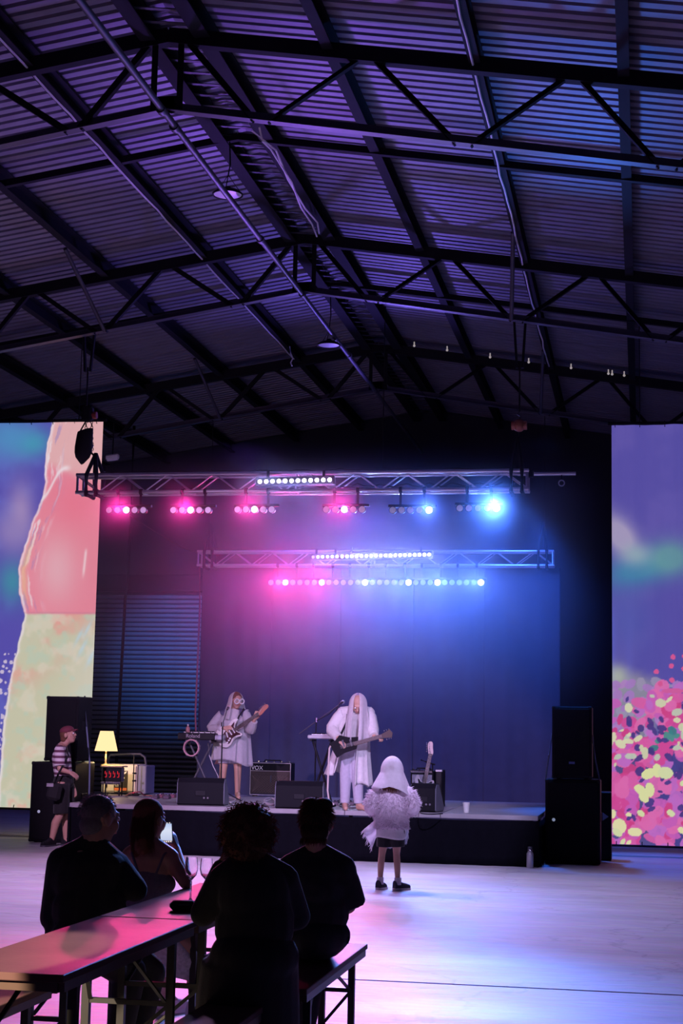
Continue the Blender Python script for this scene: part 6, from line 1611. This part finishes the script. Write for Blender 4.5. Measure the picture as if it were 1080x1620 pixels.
def person_curly():
    Y = 7.0; Q = lambda x, y, dy=0: P(x, y, Y+dy)
    pel = Q(402, 1520, .0); chest = Q(402, 1415); neck = Q(394, 1362)
    t = thing('person', 'person with big curly hair in black leaning on the table', 'person', (pel.x, Y, 0))
    M = headM(196, 4); hc = Q(392, 1317, .0)
    sl, sr = Q(356, 1392, .0), Q(448, 1392, .05); el, wl = Q(322, 1438, .02), Q(352, 1366, .14); er, wr_ = Q(470, 1450, .15), Q(420, 1470, .3)
    el.z = TZ+.055; el.x = max(el.x, -2.0)
    b = MB(); q = add_head(b, hc, M, 1.0, neck, .05)
    torso(b, pel, chest, neck, sl, sr, .15, .14, .1); limb(b, [sl, el, wl], [.045, .04, .027]); limb(b, [sr, er, wr_], [.045, .04, .027])
    add_hand(b, wl, Q(362, 1338, .16)-wl, (1, .1, 0), 1, .6); add_hand(b, wr_, (-.8, .6, 0), (0, 0, -1), 1, .4)
    blob(b, 'body', M_skin_d, t, .008); face_parts(t, q, M)
    b = MB(); random.seed(3); C0 = Q(392, 1311, -.02)
    b.ell(C0, (.105, .115, .11)); b.ell(C0+Vector((0, -.0, -.06)), (.10, .10, .09))
    for k in range(90):
        n = rdir(); b.ell(C0+Vector((n.x*.098, n.y*.105, n.z*.105-.015)), random.uniform(.018, .03), None, 8, 6)
    blob(b, 'curly_hair', M_hair_b, t, .007, 1)
    cb = MB()
    for k in range(900):
        n = rdir(); 
        if n.y > .55 and n.z < .3: continue
        p = C0+Vector((n.x*.105, n.y*.115, n.z*.112-.012)); d, a, c = orth(n); ph = random.uniform(0, 6.28); rr = random.uniform(.006, .011); L = random.uniform(.018, .042)
        cb.tube([p+d*(L*f)+a*(rr*math.cos(ph+f*6))+c*(rr*math.sin(ph+f*6))+Vector((0, 0, -.012*f*f)) for f in (0, .25, .5, .75, 1)], [.0022, .002, .002, .0016, .001], 3)
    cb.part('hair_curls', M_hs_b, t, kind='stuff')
    b = MB(); torso(b, pel, chest, neck+Vector((0, 0, -.03)), sl, sr, .19, .165, .13); b.cap(sl, .072, neck, .07); b.cap(sr, .072, neck, .07); limb(b, [sl, el], [.075, .06]); limb(b, [el, el.lerp(wl, .9)], [.06, .042]); limb(b, [sr, er], [.07, .06]); limb(b, [er, wr_], [.06, .042])
    b.ell(Q(405, 1460), (.17, .14, .2)); blob(b, 'top', M_darkcl, t, .01)
    # forearm sleeve resting along the table edge, then the long dress
    b = MB(); b.ell(pel+Vector((0, .0, .02)), (.20, .20, .13))
    for dx, kx in ((-.10, 352), (.02, 392)):
        kn = Q(kx, 1520, .36); kn.z = .50; limb(b, [pel+Vector((dx*.6, .03, 0)), kn], [.12, .10]); an = Vector((kn.x-.02, kn.y+.02, .12)); limb(b, [kn, an], [.10, .12])
    fr(b, pel+Vector((-.03, .05, .0)), (.21, .24), (pel.x-.06, pel.y+.12, .10), (.25, .30), 20)
    blob(b, 'dress', M_darkcl, t, .014)
    for dx in (-.16, .02):
        a = Vector((pel.x+dx, pel.y+.34, .08)); shoe(MB(), a, a+Vector((-.02, .2, -.05)), 0, 1.0).part('shoe', M_black, t, True)
person_curly()

def person_short():
    Y = 8.2; Q = lambda x, y, dy=0: P(x, y, Y+dy)
    pel = Q(498, 1478); chest = Q(500, 1405); neck = Q(501, 1350)
    t = thing('person', 'short haired person in dark patterned tee on far bench', 'person', (pel.x, Y, 0))
    M = headM(178, 3); hc = Q(501, 1304)
    sl, sr = Q(460, 1373), Q(541, 1374); er, wr_ = Q(551, 1432, .06), Q(518, 1455, .26); el, wl = Q(455, 1436, .06), Q(482, 1455, .26)
    b = MB(); q = add_head(b, hc, M, 1.0, neck, .055)
    torso(b, pel, chest, neck, sl, sr, .16, .155, .1); limb(b, [sl, el, wl], [.05, .042, .028]); limb(b, [sr, er, wr_], [.05, .042, .028])
    add_hand(b, wr_, (-.6, .7, 0), (0, 0, -1), -1, .4); add_hand(b, wl, (.6, .7, 0), (0, 0, -1), 1, .4)
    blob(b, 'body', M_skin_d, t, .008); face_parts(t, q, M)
    b = MB(); b.ell(q(0, .018, .036), (.084, .098, .088), M); b.ell(q(0, .05, -.035), (.074, .062, .065), M); b.ell(q(-.03, .0, .10), (.05, .07, .035), M); b.ell(q(.03, .0, .10), (.05, .07, .035), M); blob(b, 'hair', M_hair, t, .007)
    it = []
    for k in range(1100):
        n = rdir()
        if n.z < -.6 or (n.y < -.6 and n.z < .2): continue
        p = q(n.x*.083, .018+n.y*.097, .034+n.z*.090); it.append((p, p+(M @ n+Vector((0, 0, -.7))).normalized()*random.uniform(.016, .03), .0018))
    for k in range(160):
        a = random.uniform(-1.2, 1.2); p = q(.07*math.sin(a), .04+.06*math.cos(a), -.07); it.append((p, p+Vector((random.uniform(-.012, .012), 0, -random.uniform(.02, .045))), .002))
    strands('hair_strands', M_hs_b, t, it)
    b = MB(); torso(b, pel, chest, neck+Vector((0, 0, -.035)), sl, sr, .175, .165, .125); b.cap(sl, .072, neck, .066); b.cap(sr, .072, neck, .066); b.ell(Q(499, 1440), (.175, .13, .18))
    for s0, e0 in ((sl, el), (sr, er)): b.cap(s0, .072, s0.lerp(e0, .5), .075); fr(b, s0.lerp(e0, .3), .078, s0.lerp(e0, .98), .092)
    b.cap(neck+Vector((0, 0, -.04)), .07, chest, .13); blob(b, 'tee', M_darktee, t, .01)
    MB().tube([Q(548, 1478, -.02), Q(552, 1485, -.03), Q(550, 1492, -.03), Q(546, 1488, -.02)], .005, 5).part('tie_loop', M_darktee, t, True)
    b = MB(); b.ell(pel+Vector((0, 0, -.0)), (.185, .165, .11))
    for dx, kx, ax in ((-.05, 462, 474), (.05, 500, 486)):
        kn = Q(kx, 1480, .40); kn.z = .50; limb(b, [pel+Vector((dx, .04, 0)), kn], [.105, .075]); an = Vector((Q(ax, 1600, .3).x, Y+.30, .12)); limb(b, [kn, an], [.075, .05])
    blob(b, 'trousers', M_denim, t, .011)
    for dx, kx, ax in ((-.05, 462, 474), (.05, 500, 486)):
        a = Vector((Q(ax, 1600, .3).x, Y+.30, .09)); shoe(MB(), a, a+Vector((0.0, .2, -.05)), 0, 1.0).part('shoe', M_black, t, True)
person_short()

bake_all()
# ------------------------------------------------------------------ haze in the air round the stage
hm = bpy.data.materials.new('stage_haze'); hm.use_nodes = True; nt = hm.node_tree; nt.nodes.remove(nt.nodes['Principled BSDF'])
vs = nt.nodes.new('ShaderNodeVolumeScatter'); vs.inputs['Color'].default_value = (.6, .66, 1, 1); vs.inputs['Density'].default_value = .022; vs.inputs['Anisotropy'].default_value = .5
nt.links.new(vs.outputs[0], nt.nodes['Material Output'].inputs['Volume'])
# the haze thins out towards the deck, the roof and the sides
tc = nt.nodes.new('ShaderNodeTexCoord'); sp = nt.nodes.new('ShaderNodeSeparateXYZ'); nt.links.new(tc.outputs['Generated'], sp.inputs[0])
fac = None
for axis, stops in ((0, (0, .16, .84, 1)), (1, (0, .12, .9, 1)), (2, (.16, .56, .70, .765))):
    cr = nt.nodes.new('ShaderNodeValToRGB'); cr.color_ramp.interpolation = 'EASE'; e = cr.color_ramp.elements
    e[0].position = stops[0]; e[0].color = (0, 0, 0, 1); e[1].position = stops[1]; e[1].color = (1, 1, 1, 1)
    x = e.new(stops[2]); x.color = (1, 1, 1, 1); x = e.new(stops[3]); x.color = (0, 0, 0, 1)
    nt.links.new(sp.outputs[axis], cr.inputs[0])
    mu = nt.nodes.new('ShaderNodeMath'); mu.operation = 'MULTIPLY'; nt.links.new(cr.outputs[0], mu.inputs[0])
    if fac is None: mu.inputs[1].default_value = .036
    else: nt.links.new(fac.outputs[0], mu.inputs[1])
    fac = mu
nt.links.new(fac.outputs[0], vs.inputs['Density'])
hz = MB().box((-4.5, 24.4, 3.45), (8.6, 10.6, 6.86))
o = hz.single('stage_haze', hm, (-4.5, 24.4, 3.45), 'thin haze hanging in the air around the stage lights', 'haze', kind='stuff')
